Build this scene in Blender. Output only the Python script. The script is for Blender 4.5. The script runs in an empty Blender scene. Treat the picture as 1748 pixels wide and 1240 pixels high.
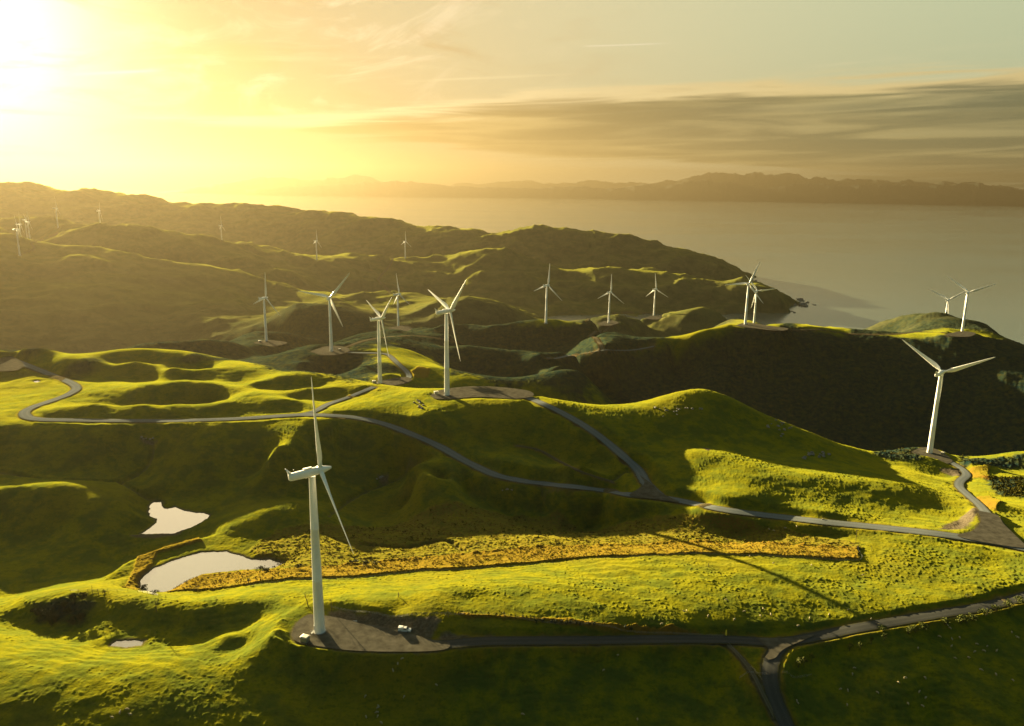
import bpy, bmesh, math, random
import numpy as np
from mathutils import Vector, Matrix

random.seed(7)
scene = bpy.context.scene
COL = scene.collection
R = math.radians

# ------------------------------------------------------------------ camera
EYE = 400.0                                   # metres above the sea
FPX = 1300.0                                  # focal length in photo pixels
PITCH, ROLL = R(13.0), R(0.72)
FWD = np.array([0, math.cos(PITCH), -math.sin(PITCH)])
_r0 = np.array([1.0, 0, 0]); _u0 = np.array([0, math.sin(PITCH), math.cos(PITCH)])
RGT = _r0 * math.cos(ROLL) + _u0 * math.sin(ROLL)
UPV = _u0 * math.cos(ROLL) - _r0 * math.sin(ROLL)
cam_data = bpy.data.cameras.new("camera")
cam_data.sensor_width = 36.0
cam_data.lens = FPX / 1748 * 36.0
cam_data.clip_start = 1.0
cam_data.clip_end = 200000.0
cam = bpy.data.objects.new("camera", cam_data)
COL.objects.link(cam)
M = Matrix.Identity(4)
for i in range(3):
    M[i][0], M[i][1], M[i][2] = RGT[i], UPV[i], -FWD[i]
M[2][3] = EYE
cam.matrix_world = M
scene.camera = cam
scene.cycles.use_denoising = True
scene.cycles.max_bounces = 6
scene.cycles.volume_bounces = 0

# ------------------------------------------------------------------ light
SUN_AZ, SUN_EL = R(-35.5), R(8.2)            # azimuth clockwise from the view direction
SUN_DIR = Vector((math.sin(SUN_AZ) * math.cos(SUN_EL), math.cos(SUN_AZ) * math.cos(SUN_EL), math.sin(SUN_EL)))
scene.view_settings.view_transform = 'Standard'
scene.view_settings.look = 'None'
scene.view_settings.gamma = 1.0
EXPOSURE = 3.52
SKY_STRENGTH = 0.05
scene.view_settings.exposure = EXPOSURE
sl = bpy.data.lights.new("sun", 'SUN')
sl.energy = 5.0
sl.angle = R(0.5)
sl.color = (1.0, 0.80, 0.42)
sun = bpy.data.objects.new("sun", sl)
COL.objects.link(sun)
sun.rotation_euler = SUN_DIR.to_track_quat('Z', 'Y').to_euler()
sun.location = SUN_DIR * 3000

world = bpy.data.worlds.new("World")
scene.world = world
world.use_nodes = True


class NT:
    """small helper round a node tree"""
    def __init__(s, nt):
        s.nt = nt; nt.nodes.clear()
    def n(s, typ, **kw):
        nd = s.nt.nodes.new(typ)
        for k, v in kw.items():
            setattr(nd, k, v)
        return nd
    def link(s, a, b):
        s.nt.links.new(a, b)
    def put(s, sock, v):
        if hasattr(v, 'is_output'):
            s.link(v, sock)
        else:
            if sock.type == 'RGBA' and not hasattr(v, '__len__'):
                v = (v, v, v, 1)
            elif sock.type == 'RGBA' and len(v) == 3:
                v = (*v, 1)
            sock.default_value = v
    def math(s, op, a, b=0.0, c=None, clamp=False):
        nd = s.n('ShaderNodeMath', operation=op); nd.use_clamp = clamp
        s.put(nd.inputs[0], a); s.put(nd.inputs[1], b)
        if c is not None: s.put(nd.inputs[2], c)
        return nd.outputs[0]
    def vmath(s, op, a, b=(0, 0, 0)):
        nd = s.n('ShaderNodeVectorMath', operation=op)
        s.put(nd.inputs[0], a); s.put(nd.inputs[1], b)
        return nd.outputs['Value'] if op in ('DOT_PRODUCT', 'LENGTH', 'DISTANCE') else nd.outputs[0]
    def mix(s, f, a, b, op='MIX'):
        nd = s.n('ShaderNodeMix', data_type='RGBA', blend_type=op)
        s.put(nd.inputs[0], f); s.put(nd.inputs[6], a); s.put(nd.inputs[7], b)
        return nd.outputs[2]
    def ss(s, x, lo, hi, a=0.0, b=1.0):
        nd = s.n('ShaderNodeMapRange', interpolation_type='SMOOTHSTEP')
        s.put(nd.inputs[0], x)
        for i, v in zip((1, 2, 3, 4), (lo, hi, a, b)): s.put(nd.inputs[i], v)
        return nd.outputs[0]
    def lin(s, x, lo, hi, a=0.0, b=1.0):
        nd = s.n('ShaderNodeMapRange')
        s.put(nd.inputs[0], x)
        for i, v in zip((1, 2, 3, 4), (lo, hi, a, b)): s.put(nd.inputs[i], v)
        return nd.outputs[0]
    def noise(s, vec, scale, detail=4.0, rough=0.5, dist=0.0):
        nd = s.n('ShaderNodeTexNoise')
        s.put(nd.inputs['Vector'], vec)
        nd.inputs['Scale'].default_value = scale; nd.inputs['Detail'].default_value = detail
        nd.inputs['Roughness'].default_value = rough; nd.inputs['Distortion'].default_value = dist
        return nd.outputs[0]
    def comb(s, x, y, z):
        nd = s.n('ShaderNodeCombineXYZ')
        s.put(nd.inputs[0], x); s.put(nd.inputs[1], y); s.put(nd.inputs[2], z)
        return nd.outputs[0]


def build_sky():
    """late sun low in the west: Nishita sky under warm haze, a grey stratus bank to the north and thin cirrus near the sun"""
    t = NT(world.node_tree)
    out = t.n('ShaderNodeOutputWorld'); bg = t.n('ShaderNodeBackground')
    t.link(bg.outputs[0], out.inputs[0])
    bg.inputs[1].default_value = SKY_STRENGTH
    d = t.vmath('NORMALIZE', t.n('ShaderNodeTexCoord').outputs['Generated'])
    sp = t.n('ShaderNodeSeparateXYZ'); t.link(d, sp.inputs[0])
    x, y, z = sp.outputs
    D = 180 / math.pi
    u = t.math('MULTIPLY', t.math('ARCTAN2', x, y), D)          # azimuth, degrees
    v = t.math('MULTIPLY', t.math('ARCSINE', z), D)             # elevation, degrees
    th = t.math('MULTIPLY', t.math('ARCCOSINE', t.math('MINIMUM', t.vmath('DOT_PRODUCT', d, tuple(SUN_DIR)), 0.99999)), D)
    def gauss(a, w):
        q = t.math('DIVIDE', a, w)
        return t.math('EXPONENT', t.math('MULTIPLY', t.math('MULTIPLY', q, q), -1.0))
    sky = t.n('ShaderNodeTexSky', sky_type='NISHITA')
    sky.sun_disc = False; sky.sun_elevation = SUN_EL; sky.sun_rotation = SUN_AZ
    sky.altitude = 400; sky.air_density = 1.0; sky.dust_density = 1.5; sky.ozone_density = 1.0
    c = t.mix(gauss(th, 52.0), (0.49, 0.63, 0.41, 1), (1.0, 0.80, 0.47, 1))
    gold = t.math('MULTIPLY', t.math('EXPONENT', t.math('DIVIDE', t.math('MAXIMUM', v, 0.0), -2.6)), t.math('ADD', 0.25, t.math('MULTIPLY', gauss(th, 55.0), 0.75)))
    c = t.mix(t.math('MULTIPLY', gold, 0.85), c, (0.80, 0.58, 0.24, 1))
    ns_ = t.math('SUBTRACT', 1.0, t.math('MULTIPLY', gauss(th, 27.0), 0.78))
    c = t.mix(1.0, c, t.comb(ns_, ns_, ns_), 'MULTIPLY')
    low = t.math('MULTIPLY', t.math('EXPONENT', t.math('DIVIDE', t.math('MAXIMUM', v, 0.0), -4.0)), gauss(th, 45.0))
    kk = t.math('SUBTRACT', 1.0, t.math('MULTIPLY', low, 0.85))
    c = t.mix(1.0, c, t.comb(kk, kk, kk), 'MULTIPLY')
    # aureole round the sun
    c = t.mix(gauss(th, 7.5), c, (1.8, 1.7, 1.5, 1), 'ADD')
    c = t.mix(t.math('MULTIPLY', gauss(th, 20.0), 0.01), c, (0.8, 0.6, 0.3, 1), 'ADD')
    # cirrus: wisps drawn out across the sky
    uv = t.comb(t.math('MULTIPLY', u, 0.055), t.math('ADD', t.math('MULTIPLY', v, 0.16), t.math('MULTIPLY', u, -0.028)), 1.7)
    wisp = t.ss(t.noise(uv, 2.2, 9, 0.62, 1.4), 0.46, 0.72)
    wisp = t.math('MULTIPLY', wisp, t.ss(u, 8.0, -14.0))
    wisp = t.math('MULTIPLY', wisp, t.ss(v, 3.0, 6.0))
    c = t.mix(t.math('MULTIPLY', wisp, 0.75), c, (1.05, 0.86, 0.58, 1))
    dk = t.ss(t.noise(t.comb(t.math('MULTIPLY', u, 0.06), t.math('MULTIPLY', v, 0.25), 8.1), 2.0, 7, 0.6, 0.8), 0.50, 0.74)
    c = t.mix(t.math('MULTIPLY', t.math('MULTIPLY', dk, t.ss(u, 14.0, -12.0)), 0.70), c, (0.52, 0.36, 0.17, 1))
    # soft level streak above the bank
    sk = t.ss(t.noise(t.comb(t.math('MULTIPLY', u, 0.03), t.math('SUBTRACT', t.math('MULTIPLY', v, 0.55), t.math('MULTIPLY', u, 0.02)), 3.3), 2.0, 6, 0.55, 0.6), 0.52, 0.72)
    c = t.mix(t.math('MULTIPLY', t.math('MULTIPLY', sk, gauss(t.math('SUBTRACT', v, 6.6), 1.7)), 0.55), c, (1.0, 0.86, 0.52, 1))
    # stratus bank
    cu = t.n('ShaderNodeFloatCurve'); cl = t.n('ShaderNodeFloatCurve')
    def curve(nd, P):
        cv = nd.mapping.curves[0]
        while len(cv.points) > 2: cv.points.remove(cv.points[1])
        for i, (a, b) in enumerate(P):
            a, b = (a + 40) / 100, b / 10
            if i == 0: cv.points[0].location = (a, b)
            elif i == len(P) - 1: cv.points[1].location = (a, b)
            else: cv.points.new(a, b)
        nd.mapping.update()
        t.link(t.math('DIVIDE', t.math('ADD', u, 40.0), 100.0, clamp=True), nd.inputs['Value'])
        return t.math('MULTIPLY', nd.outputs[0], 10.0)
    up = curve(cu, [(-40, 3.8), (-22, 3.9), (-17, 4.2), (-13, 4.6), (-7.5, 5.3), (-0.4, 6.2), (5, 6.5), (15, 7.0), (22, 7.2), (32, 7.0), (60, 6.0)])
    lo = curve(cl, [(-40, 4.0), (-22, 3.85), (-17, 3.75), (-13, 3.5), (-7.5, 3.1), (-1, 2.4), (5, 2.0), (13.5, 1.6), (21, 1.0), (33, 0.3), (60, 0.0)])
    st = t.comb(t.math('MULTIPLY', u, 0.035), t.math('SUBTRACT', t.math('MULTIPLY', v, 0.62), t.math('MULTIPLY', u, 0.015)), 0.0)
    ns = t.noise(st, 2.0, 8, 0.52, 0.9)
    big = t.noise(t.comb(t.math('MULTIPLY', u, 0.03), t.math('MULTIPLY', v, 0.35), 4.4), 2.0, 6, 0.55, 0.5)
    wob = t.math('MULTIPLY', t.math('SUBTRACT', ns, 0.5), 2.6)
    e1 = t.ss(t.math('ADD', t.math('SUBTRACT', up, v), wob), -0.3, 0.5)
    e2 = t.ss(t.math('ADD', t.math('SUBTRACT', v, lo), wob), -0.3, 0.4)
    thick = t.math('MULTIPLY', e1, e2)
    thick = t.math('MULTIPLY', thick, t.lin(ns, 0.30, 0.55, 0.88, 1.0))
    rim = t.math('MULTIPLY', gauss(t.math('SUBTRACT', t.math('ADD', t.math('SUBTRACT', up, v), wob), 0.25), 0.45), e2)
    far = t.ss(u, -12.0, 28.0)
    cl_dark = t.mix(far, (0.27, 0.18, 0.055, 1), (0.10, 0.125, 0.07, 1))
    cl_lit = t.mix(far, (0.64, 0.44, 0.14, 1), (0.36, 0.31, 0.13, 1))
    streak = t.ss(t.math('ADD', t.math('MULTIPLY', ns, 0.6), t.math('MULTIPLY', big, 0.4)), 0.36, 0.56)
    cc = t.mix(streak, cl_lit, cl_dark)
    c = t.mix(t.math('MULTIPLY', thick, 0.92), c, cc)
    c = t.mix(t.math('MULTIPLY', rim, 0.80), c, t.mix(far, (1.05, 0.88, 0.52, 1), (0.95, 0.74, 0.34, 1)))
    bo = t.math('ADD', 1.0, t.math('MULTIPLY', t.math('EXPONENT', t.math('DIVIDE', t.math('MAXIMUM', v, 0.0), -1.6)), t.ss(th, 22.0, 50.0, 0.0, 2.4)))
    c = t.mix(1.0, c, t.comb(bo, bo, bo), 'MULTIPLY')
    # two contrails
    for (a0, b0, a1, b1, wd, s_) in ((-29.5, 6.40, -22.6, 7.22, 0.09, 0.9), (4.4, 9.60, 11.6, 9.76, 0.035, 0.5)):
        k = (b1 - b0) / (a1 - a0)
        off = t.math('SUBTRACT', t.math('SUBTRACT', v, b0), t.math('MULTIPLY', t.math('SUBTRACT', u, a0), k))
        w = t.math('MULTIPLY', gauss(off, wd), t.math('MULTIPLY', t.ss(u, a0, a0 + 1.0), t.ss(u, a1, a1 - 3.0)))
        c = t.mix(t.math('MULTIPLY', w, s_), c, (1.1, 1.0, 0.78, 1))
    # sky well above and behind the eye is deep evening blue-green
    hi = t.math('MULTIPLY', t.ss(v, 14.0, 48.0), t.math('SUBTRACT', 1.0, t.math('MULTIPLY', gauss(th, 40.0), 0.9)))
    c = t.mix(hi, c, (0.045, 0.150, 0.200, 1))
    # bright sky patch added out of view so the ponds reflect paler
    pond_glow = t.math('MULTIPLY', t.math('MULTIPLY', t.ss(v, 14.0, 22.0), t.ss(v, 46.0, 25.0)), gauss(t.math('ADD', u, 24.0), 17.0))
    c = t.mix(pond_glow, c, (4.3, 3.5, 2.1, 1))
    bk = t.ss(th, 80.0, 140.0)
    c = t.mix(t.math('MULTIPLY', bk, t.math('SUBTRACT', 1.0, t.math('MULTIPLY', hi, 0.5))), c, (0.045, 0.165, 0.215, 1))
    k = 1.0 / (SKY_STRENGTH * 2 ** EXPOSURE)
    c = t.mix(1.0, c, (k, k, k, 1), 'MULTIPLY')
    nis = t.mix(1.0, sky.outputs[0], (0.014, 0.0125, 0.008, 1), 'MULTIPLY')
    c = t.mix(1.0, c, nis, 'ADD')
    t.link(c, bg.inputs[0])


build_sky()

# ------------------------------------------------------------------ terrain
def ray(px, py):
    """photo pixel -> (azimuth, tangent of elevation)"""
    d = FPX * FWD + (px - 874) * RGT + (620 - py) * UPV
    h = math.hypot(d[0], d[1])
    return math.atan2(d[0], d[1]), d[2] / h


def sstep(x, a, b):
    t = np.clip((x - a) / (b - a), 0, 1)
    return t * t * (3 - 2 * t)


_rs = np.random.RandomState(11)
_perm = _rs.permutation(512).astype(np.int32)
_perm = np.concatenate([_perm, _perm, _perm])
_ga = _rs.rand(512) * 2 * np.pi
_gx, _gy = np.cos(_ga).astype(np.float32), np.sin(_ga).astype(np.float32)


def perlin(x, y):
    xi = np.floor(x); yi = np.floor(y)
    fx = (x - xi).astype(np.float32); fy = (y - yi).astype(np.float32)
    xi = xi.astype(np.int64) & 511; yi = yi.astype(np.int64) & 511
    u = fx * fx * fx * (fx * (fx * 6 - 15) + 10); v = fy * fy * fy * (fy * (fy * 6 - 15) + 10)
    def g(ix, iy, dx, dy):
        h = _perm[_perm[ix & 511] + (iy & 511)]
        return _gx[h] * dx + _gy[h] * dy
    a = g(xi, yi, fx, fy); b = g(xi + 1, yi, fx - 1, fy)
    c = g(xi, yi + 1, fx, fy - 1); e = g(xi + 1, yi + 1, fx - 1, fy - 1)
    return (a + u * (b - a)) + v * ((c + u * (e - c)) - (a + u * (b - a)))


def fbm(x, y, octv=4, gain=0.5):
    s = 0; a = 1.0
    for i in range(octv):
        s = s + a * perlin(x + 37.2 * i, y - 18.7 * i); x = x * 2.03; y = y * 2.03; a *= gain
    return s


def ridged(x, y, octv=4):
    s = 0; a = 1.0; w = 1.0
    for i in range(octv):
        n = 1 - np.abs(perlin(x + 11.3 * i, y + 5.1 * i)) * 2
        n = n * n * w; w = np.clip(n * 1.6, 0, 1)
        s = s + a * n; x = x * 2.07; y = y * 2.07; a *= 0.5
    return s


# control points, read off the photograph: (px, py, z) foreground by height below the eye,
# (px, py, D) far ground by distance, hidden valleys by distance and depth under the sight line
CZ = """
0,1240,-170.6 250,1240,-173 480,1240,-177.4 700,1240,-184 900,1240,-187 1150,1240,-189 1340,1240,-188 1500,1240,-190 1748,1240,-188
-250,1240,-170 2000,1240,-187 0,1450,-177 500,1450,-186 900,1450,-194 1400,1450,-196 1748,1450,-194
0,2000,-195 874,2000,-205 1748,2000,-205 -300,1450,-180 2100,1450,-194
100,1200,-169.8 300,1200,-172 500,1200,-177.5 700,1200,-182 900,1200,-184.5 1150,1200,-187
60,1150,-168.5 250,1150,-170.5 420,1150,-172.6 500,1150,-175.5 600,1150,-177.6 800,1150,-179.5 1000,1150,-180.5 1200,1150,-183
510,1085,-171.2 525,1060,-171.2 600,1062,-171.2 546,1079,-171.2 690,1085,-171.2 740,1103,-171.2 640,1106,-171.2 560,1100,-171.2
470,1088,-169 450,1105,-170 410,1103,-174.5 385,1085,-173.5 430,1075,-172.5 490,1060,-170 480,1125,-172
850,1093,-171.5 1000,1092,-173 1150,1090,-175 1250,1090,-177 1330,1100,-178.5 1450,1075,-177 1600,1050,-176 1748,1020,-174 1900,990,-171
1310,1130,-179.5 1320,1170,-182
600,1122,-173.5 800,1120,-176 1000,1120,-177.5 1150,1115,-178.5 1230,1140,-181.5
1450,1110,-181 1600,1080,-179.5 1748,1050,-178 1450,1160,-185.5 1600,1130,-182 1748,1100,-181 1550,1178,-183.5 1700,1225,-186 1400,1200,-187.5 1600,1222,-189.5 1900,1100,-180
620,1046,-168.4 700,1049,-168 760,1052,-168.5 560,1040,-169 880,1066,-170.5 1000,1070,-171.8 1150,1072,-173.8
1000,1079,-172.4 1150,1080,-174.4 1250,1080,-176.4 1350,1079,-177.8 1450,1063,-176.8 1550,1047,-176.2 1650,1031,-175.3
600,1028,-168.5 720,1020,-168 680,1040,-168.8 800,1010,-169.5 900,1050,-170 1000,1055,-171.5 1100,1060,-173
900,1000,-171.5 1000,1000,-173 1100,1000,-174.5 1200,1000,-175 1300,1000,-176 1400,1040,-176.5 1500,1000,-176.5 1600,1000,-175.5 1700,960,-174 1640,960,-174.5
1500,940,-177 1400,960,-178 1300,950,-179 1200,950,-179.5 1100,950,-180 1000,957,-180.5 900,967,-181.5 800,972,-182 700,977,-181.5 600,987,-180 500,992,-179 450,1002,-178.5
560,1010,-173.5 700,1000,-174 800,1020,-170 900,1020,-170.5
500,970,-182.6 600,970,-183.5 700,962,-184 800,950,-184.5 900,945,-184.5 1000,942,-184 1100,938,-183 1200,935,-182 1300,935,-181.5 1400,943,-179.5 1465,950,-178
500,930,-187 600,920,-188 700,910,-188.5 800,913,-188.5 900,913,-188.5 1000,912,-187.5 1100,908,-186.5 1200,910,-185 1300,912,-184 1400,920,-181
450,920,-188 560,900,-188.5 700,885,-188.5 850,878,-188 950,874,-187 1100,885,-184.5 1250,895,-182.5 1400,910,-181
600,870,-191 650,860,-189 700,850,-184.5 750,832,-177 740,800,-167 775,806,-168.5 700,810,-170 740,812,-167.6 765,818,-169.5 712,820,-171 690,825,-179 800,840,-181 870,860,-186 930,865,-187.5 1000,860,-183.5
530,708,-164 600,711,-164 650,722,-164.2 700,740,-164.6 750,762,-165.5 800,790,-167.5 850,812,-169.5 900,822,-170.7 950,828,-172 1000,833,-173.4 1080,845,-174.8 1140,850,-175.2 1250,872,-175.5 1400,890,-175.5 1500,900,-175 1600,910,-174 1700,925,-173 1748,930,-173 1900,940,-172
690,790,-178 660,815,-185 640,835,-188 600,850,-190
500,745,-165.3 560,727,-164.6 470,765,-166.5 600,770,-174.5 550,790,-178.5 450,800,-183 600,800,-182 640,750,-168 540,838,-188.5 450,838,-188 500,830,-187.5 400,850,-190.5
772,676,-159.2 830,668,-159.5 890,676,-160 950,700,-160.5 1010,735,-162 1060,775,-165.5 1095,805,-169.5 1105,830,-172.5
800,700,-160.8 870,720,-162.5 900,760,-167 950,790,-170.5 1000,800,-172.5 1050,820,-174 750,705,-160.5 700,706,-161.5 650,702,-162.5 830,760,-166
600,692,-163 650,680,-162 700,670,-161 740,664,-160
920,677,-159 1000,690,-163 1050,693,-164.5 1120,682,-162 1190,664,-158 1250,680,-162 1300,708,-170 1350,728,-176 1400,745,-183 1450,762,-193 1500,772,-200
1100,740,-167 1150,780,-170 1200,760,-171.5 1250,740,-172.5 1170,830,-174 1200,800,-171.5 1250,765,-174 1300,745,-175.5 1350,774,-179.5 1450,790,-185.5 1550,803,-193 1620,815,-199 1500,788,-195.5
1200,720,-166.5 1250,710,-168.5
1180,775,-169 1260,792,-170.3 1330,806,-171.3 1400,812,-172 1450,818,-173.2 1550,828,-176.3 1500,848,-174.8 1400,845,-173.5 1450,852,-174.6 1330,845,-173.2 1620,866,-179.3 1655,887,-179 1350,868,-174.6 1500,885,-175.8 1600,892,-176.2 1450,872,-174.8
1690,900,-174 1685,875,-177 1665,855,-182 1640,835,-189 1635,825,-192 1650,810,-196 1635,797,-200 1605,785,-204
1748,860,-182 1720,838,-188 1700,815,-197 1748,800,-202 1710,862,-177 1740,880,-178 1748,900,-174 1900,860,-182
0,732,-165.5 100,732,-166 200,732,-166.3 300,730,-166.3 400,727,-165.6 0,780,-178.5 100,792,-181.5 200,772,-179 265,765,-177.5 350,762,-172 400,790,-180.5 350,825,-188 235,815,-189.5 180,815,-187.5 100,805,-184.5 0,805,-183
0,842,-178.5 90,835,-177.5 150,860,-181.5 185,882,-186 215,900,-190 0,900,-192 100,900,-191.5 100,950,-194 0,960,-195 200,945,-195 0,1020,-193 395,890,-185 450,872,-182.5 500,858,-182.5 440,902,-185.5 480,888,-184.5 350,922,-189.5 540,862,-186 300,865,-195 330,925,-194 260,925,-195 
0,1058,-176.5 60,1030,-175 150,1010,-173.5 220,1025,-173 280,1040,-172.8 340,1048,-173 420,1035,-173 490,1022,-172.5 220,1005,-179 280,1012,-182 350,1018,-180 420,1005,-178.5 500,1000,-177 -200,1000,-180 -200,900,-188 -200,800,-178 -200,740,-165
230,1086,-178.5 300,1088,-178.5 350,1086,-178 410,1075,-176 150,1075,-178.8 95,1066,-178.8 40,1058,-178 0,1085,-173 100,1100,-175 180,1098,-177 300,1104,-176 217,1100,-177 245,1103,-177
460,1050,-173.5 -200,1100,-172
30,715,-165 60,714,-165 100,716,-165 200,718,-165.4 300,718,-165.4 400,715,-165 480,710,-164.4 40,700,-165.5 65,688,-166.5 100,677,-167.5 130,662,-168.5 115,652,-169.5 80,640,-170.5 40,625,-171.5 15,612,-172
100,697,-162.5 160,690,-160.8 240,692,-160.8 300,691,-160.8 380,689,-161.2 420,684,-162 150,709,-165 250,710,-165.2 380,707,-165.2
130,672,-167.8 180,668,-167 235,665,-164.2 290,659,-162.5 350,662,-163.6 390,670,-166.2 150,653,-169.5 200,652,-171 250,652,-171 330,652,-170 420,658,-168.5
150,643,-171 200,648,-173.2 260,648,-173.4 330,649,-172.2 400,651,-170.6 110,613,-161.5 160,617,-162.3 230,618,-162.5 290,628,-164.6 340,634,-166.5 400,641,-168.5 440,646,-169.5
160,602,-164.3 200,597,-162.8 240,597,-162.9 280,604,-165 320,613,-167.8 370,625,-170.5
0,604,-164.8 60,603,-164.3 120,605,-164.8 0,598,-168 60,598,-168 0,621,-167.5 60,617,-166.5 60,628,-169.5 0,630,-170
0,668,-169.5 60,662,-169 0,652,-170.5 60,648,-170 0,690,-167.5 30,682,-167.5 -200,660,-168 -200,700,-165
430,652,-165 470,645,-164.3 510,640,-163.2 545,644,-164.2 600,650,-165.5 450,662,-168.8 490,665,-169.8 540,663,-168.8 480,671,-165.2 520,664,-163.8 560,661,-163.2 610,663,-163 510,680,-168.8 550,684,-168.2 580,678,-167.5 410,675,-162 440,671,-161 475,681,-161 500,683,-162.3 470,702,-165.4 510,701,-165.3 545,692,-165.6
"""
CD = """
0,590,880 30,589,870 60,592,860
230,590,1040 300,583,1050 350,582,1060 400,585,1080 455,584,1206 430,588,1150 480,588,1190 300,603,1010 350,606,1015 400,613,1010 380,600,1045 440,605,1090 400,625,900
500,605,950 545,602,940 566,600,946 600,598,950 530,590,1000 560,590,1010 600,585,1060 640,580,1080
500,628,890 560,638,905 470,628,900 520,617,915 610,640,830
620,628,850 640,618,870 560,620,915 690,640,780 649,655,768 620,655,770 690,645,800 700,655,780
660,600,930 700,598,960 680,610,900 700,620,870 740,628,850 800,645,820 720,640,830 780,655,800
600,575,1180 650,571,1250 680,563,1438 640,563,1400 720,562,1420 760,562,1400 700,572,1300
700,600,1000 740,590,1080 800,590,1060 850,597,1040 900,604,1020 930,606,1000 960,625,940 1000,650,880 1045,690,815
800,625,1010 850,640,985 900,651,960 950,662,918 760,620,1000
720,575,1250 760,572,1220 800,560,1330 860,558,1330 932,551,1340 980,549,1360 1000,556,1330 850,578,1295 920,583,1295 980,580,1310 880,600,1265 960,602,1240 760,558,1420
1010,575,1260 1030,585,1180 1030,600,1120 980,608,1060 950,613,1040
1020,560,1500 1039,551,1627 1010,548,1500 1060,550,1650 1090,545,1750 1116,542,1896 1140,538,1850 1180,527,1900 1230,537,1850 1260,545,1750 1180,550,1800 1100,560,1790 1150,575,1740 1220,560,1765 1100,585,1680 1060,570,1580 1040,568,1575 1200,567,1745
980,630,1115 1010,650,1105 1040,677,1085 962,616,1095
1060,600,1150 1100,595,1180 1140,582,1210 1180,570,1230 1220,560,1250 1250,553,1270 1140,589,1192 1180,577,1212 1220,567,1232 1250,560,1252 1300,560,1268 1280,556,1282 1330,562,1290 1370,560,1310 1400,561,1320 1450,569,1340 1520,571,1370 1560,570,1380 1600,567,1400 1642,570,1421 1680,575,1400 1720,590,1380 1748,600,1370 1900,650,1300 1286,553,1600 1320,562,1380
1470,566,1420 1500,552,1650 1540,544,1680 1580,550,1690 1610,571,1692 1640,566,1660 1690,566,1600
1060,635,1125 1150,620,1190 1250,610,1210 1350,620,1215 1450,630,1230 1550,640,1240 1650,650,1250 1748,660,1230
1080,680,1080 1200,650,1140 1250,680,1110 1400,700,1130 1500,720,1130 1620,745,1130 1748,755,1120 1330,705,1110
1587,772,678 1560,773,670 1540,768,690 1620,776,690 1600,782,650 1650,780,700 1690,778,720 1748,774,700 1660,790,660 1900,775,700
490,545,1500 530,525,1800 560,513,1950 620,510,1980 660,507,2000 700,500,2050 750,510,2020 830,517,2000 880,527,1950 920,545,1800 600,540,1700 700,535,1750 800,545,1650 650,555,1550 500,570,1350 420,575,1350
0,431,2344 34,437,2344 60,424,2420 100,421,2450 140,421,2450 200,428,2400 280,443,2350 350,458,2300 420,470,2280 480,484,2250 530,497,2200 580,505,2150 0,445,2250 0,434,2336 100,424,2441 140,424,2441 200,431,2391 280,446,2341 350,461,2291 420,473,2271 480,487,2242
100,450,2260 250,480,2150 400,510,2020 0,470,2180 0,530,1880 150,530,1880 300,540,1850 450,540,1850 0,582,1700 150,584,1700 300,575,1700 200,490,2060 80,495,2050
-200,420,2350 -200,480,2100 -200,580,1650 -500,440,2300 -500,580,1650
0,389,3300 50,382,3300 100,388,3158 125,382,3350 172,390,3398 230,396,3350 300,405,3300 379,414,3290 430,416,3250 470,425,3150 38,423,2643 52,416,2849 47,410,3201 20,400,3000 100,405,2850 200,410,2800 300,425,2750 400,440,2700 470,455,2650 -200,385,3300 172,393,3385 230,399,3338 300,408,3288 430,419,3238 470,428,3138
470,470,2500 541,443,2851 600,445,2900 660,438,3000 692,441,3080 750,441,3050 800,431,3000 840,428,2980 890,440,2950 930,458,2880 980,463,2850 1050,460,2850 1120,470,2850 1200,478,2850 1260,483,2830 1310,490,2800 1335,500,2780
600,448,2888 660,441,2988 750,444,3038 800,434,2990 840,431,2970 890,443,2940 930,461,2868 980,466,2840 1050,463,2840 1120,473,2840 1200,481,2840
600,470,2750 700,470,2850 800,470,2780 880,490,2640 950,505,2580 850,510,2560 1000,500,2640 1100,505,2640 1200,505,2700 1280,510,2700
0,317,5000 50,318,5000 105,330,4900 150,328,4850 215,335,4800 265,353,4700 330,350,4600 390,352,4600 450,358,4500 510,363,4450 600,368,4300 660,372,4200 690,385,4100 740,390,4000 800,393,3900 845,404,3850 880,393,3800 930,387,3780 970,392,3760 1000,401,3750 1030,400,3740 1080,412,3720 1140,424,3700 1190,431,3690 1230,446,3670 1255,465,3600
-200,315,5000 -500,330,5000
0,360,4500 150,365,4450 300,380,4300 450,395,4150 550,410,3950 700,415,3800 800,420,3650 950,430,3560 1100,450,3520 1200,465,3500
"""
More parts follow.
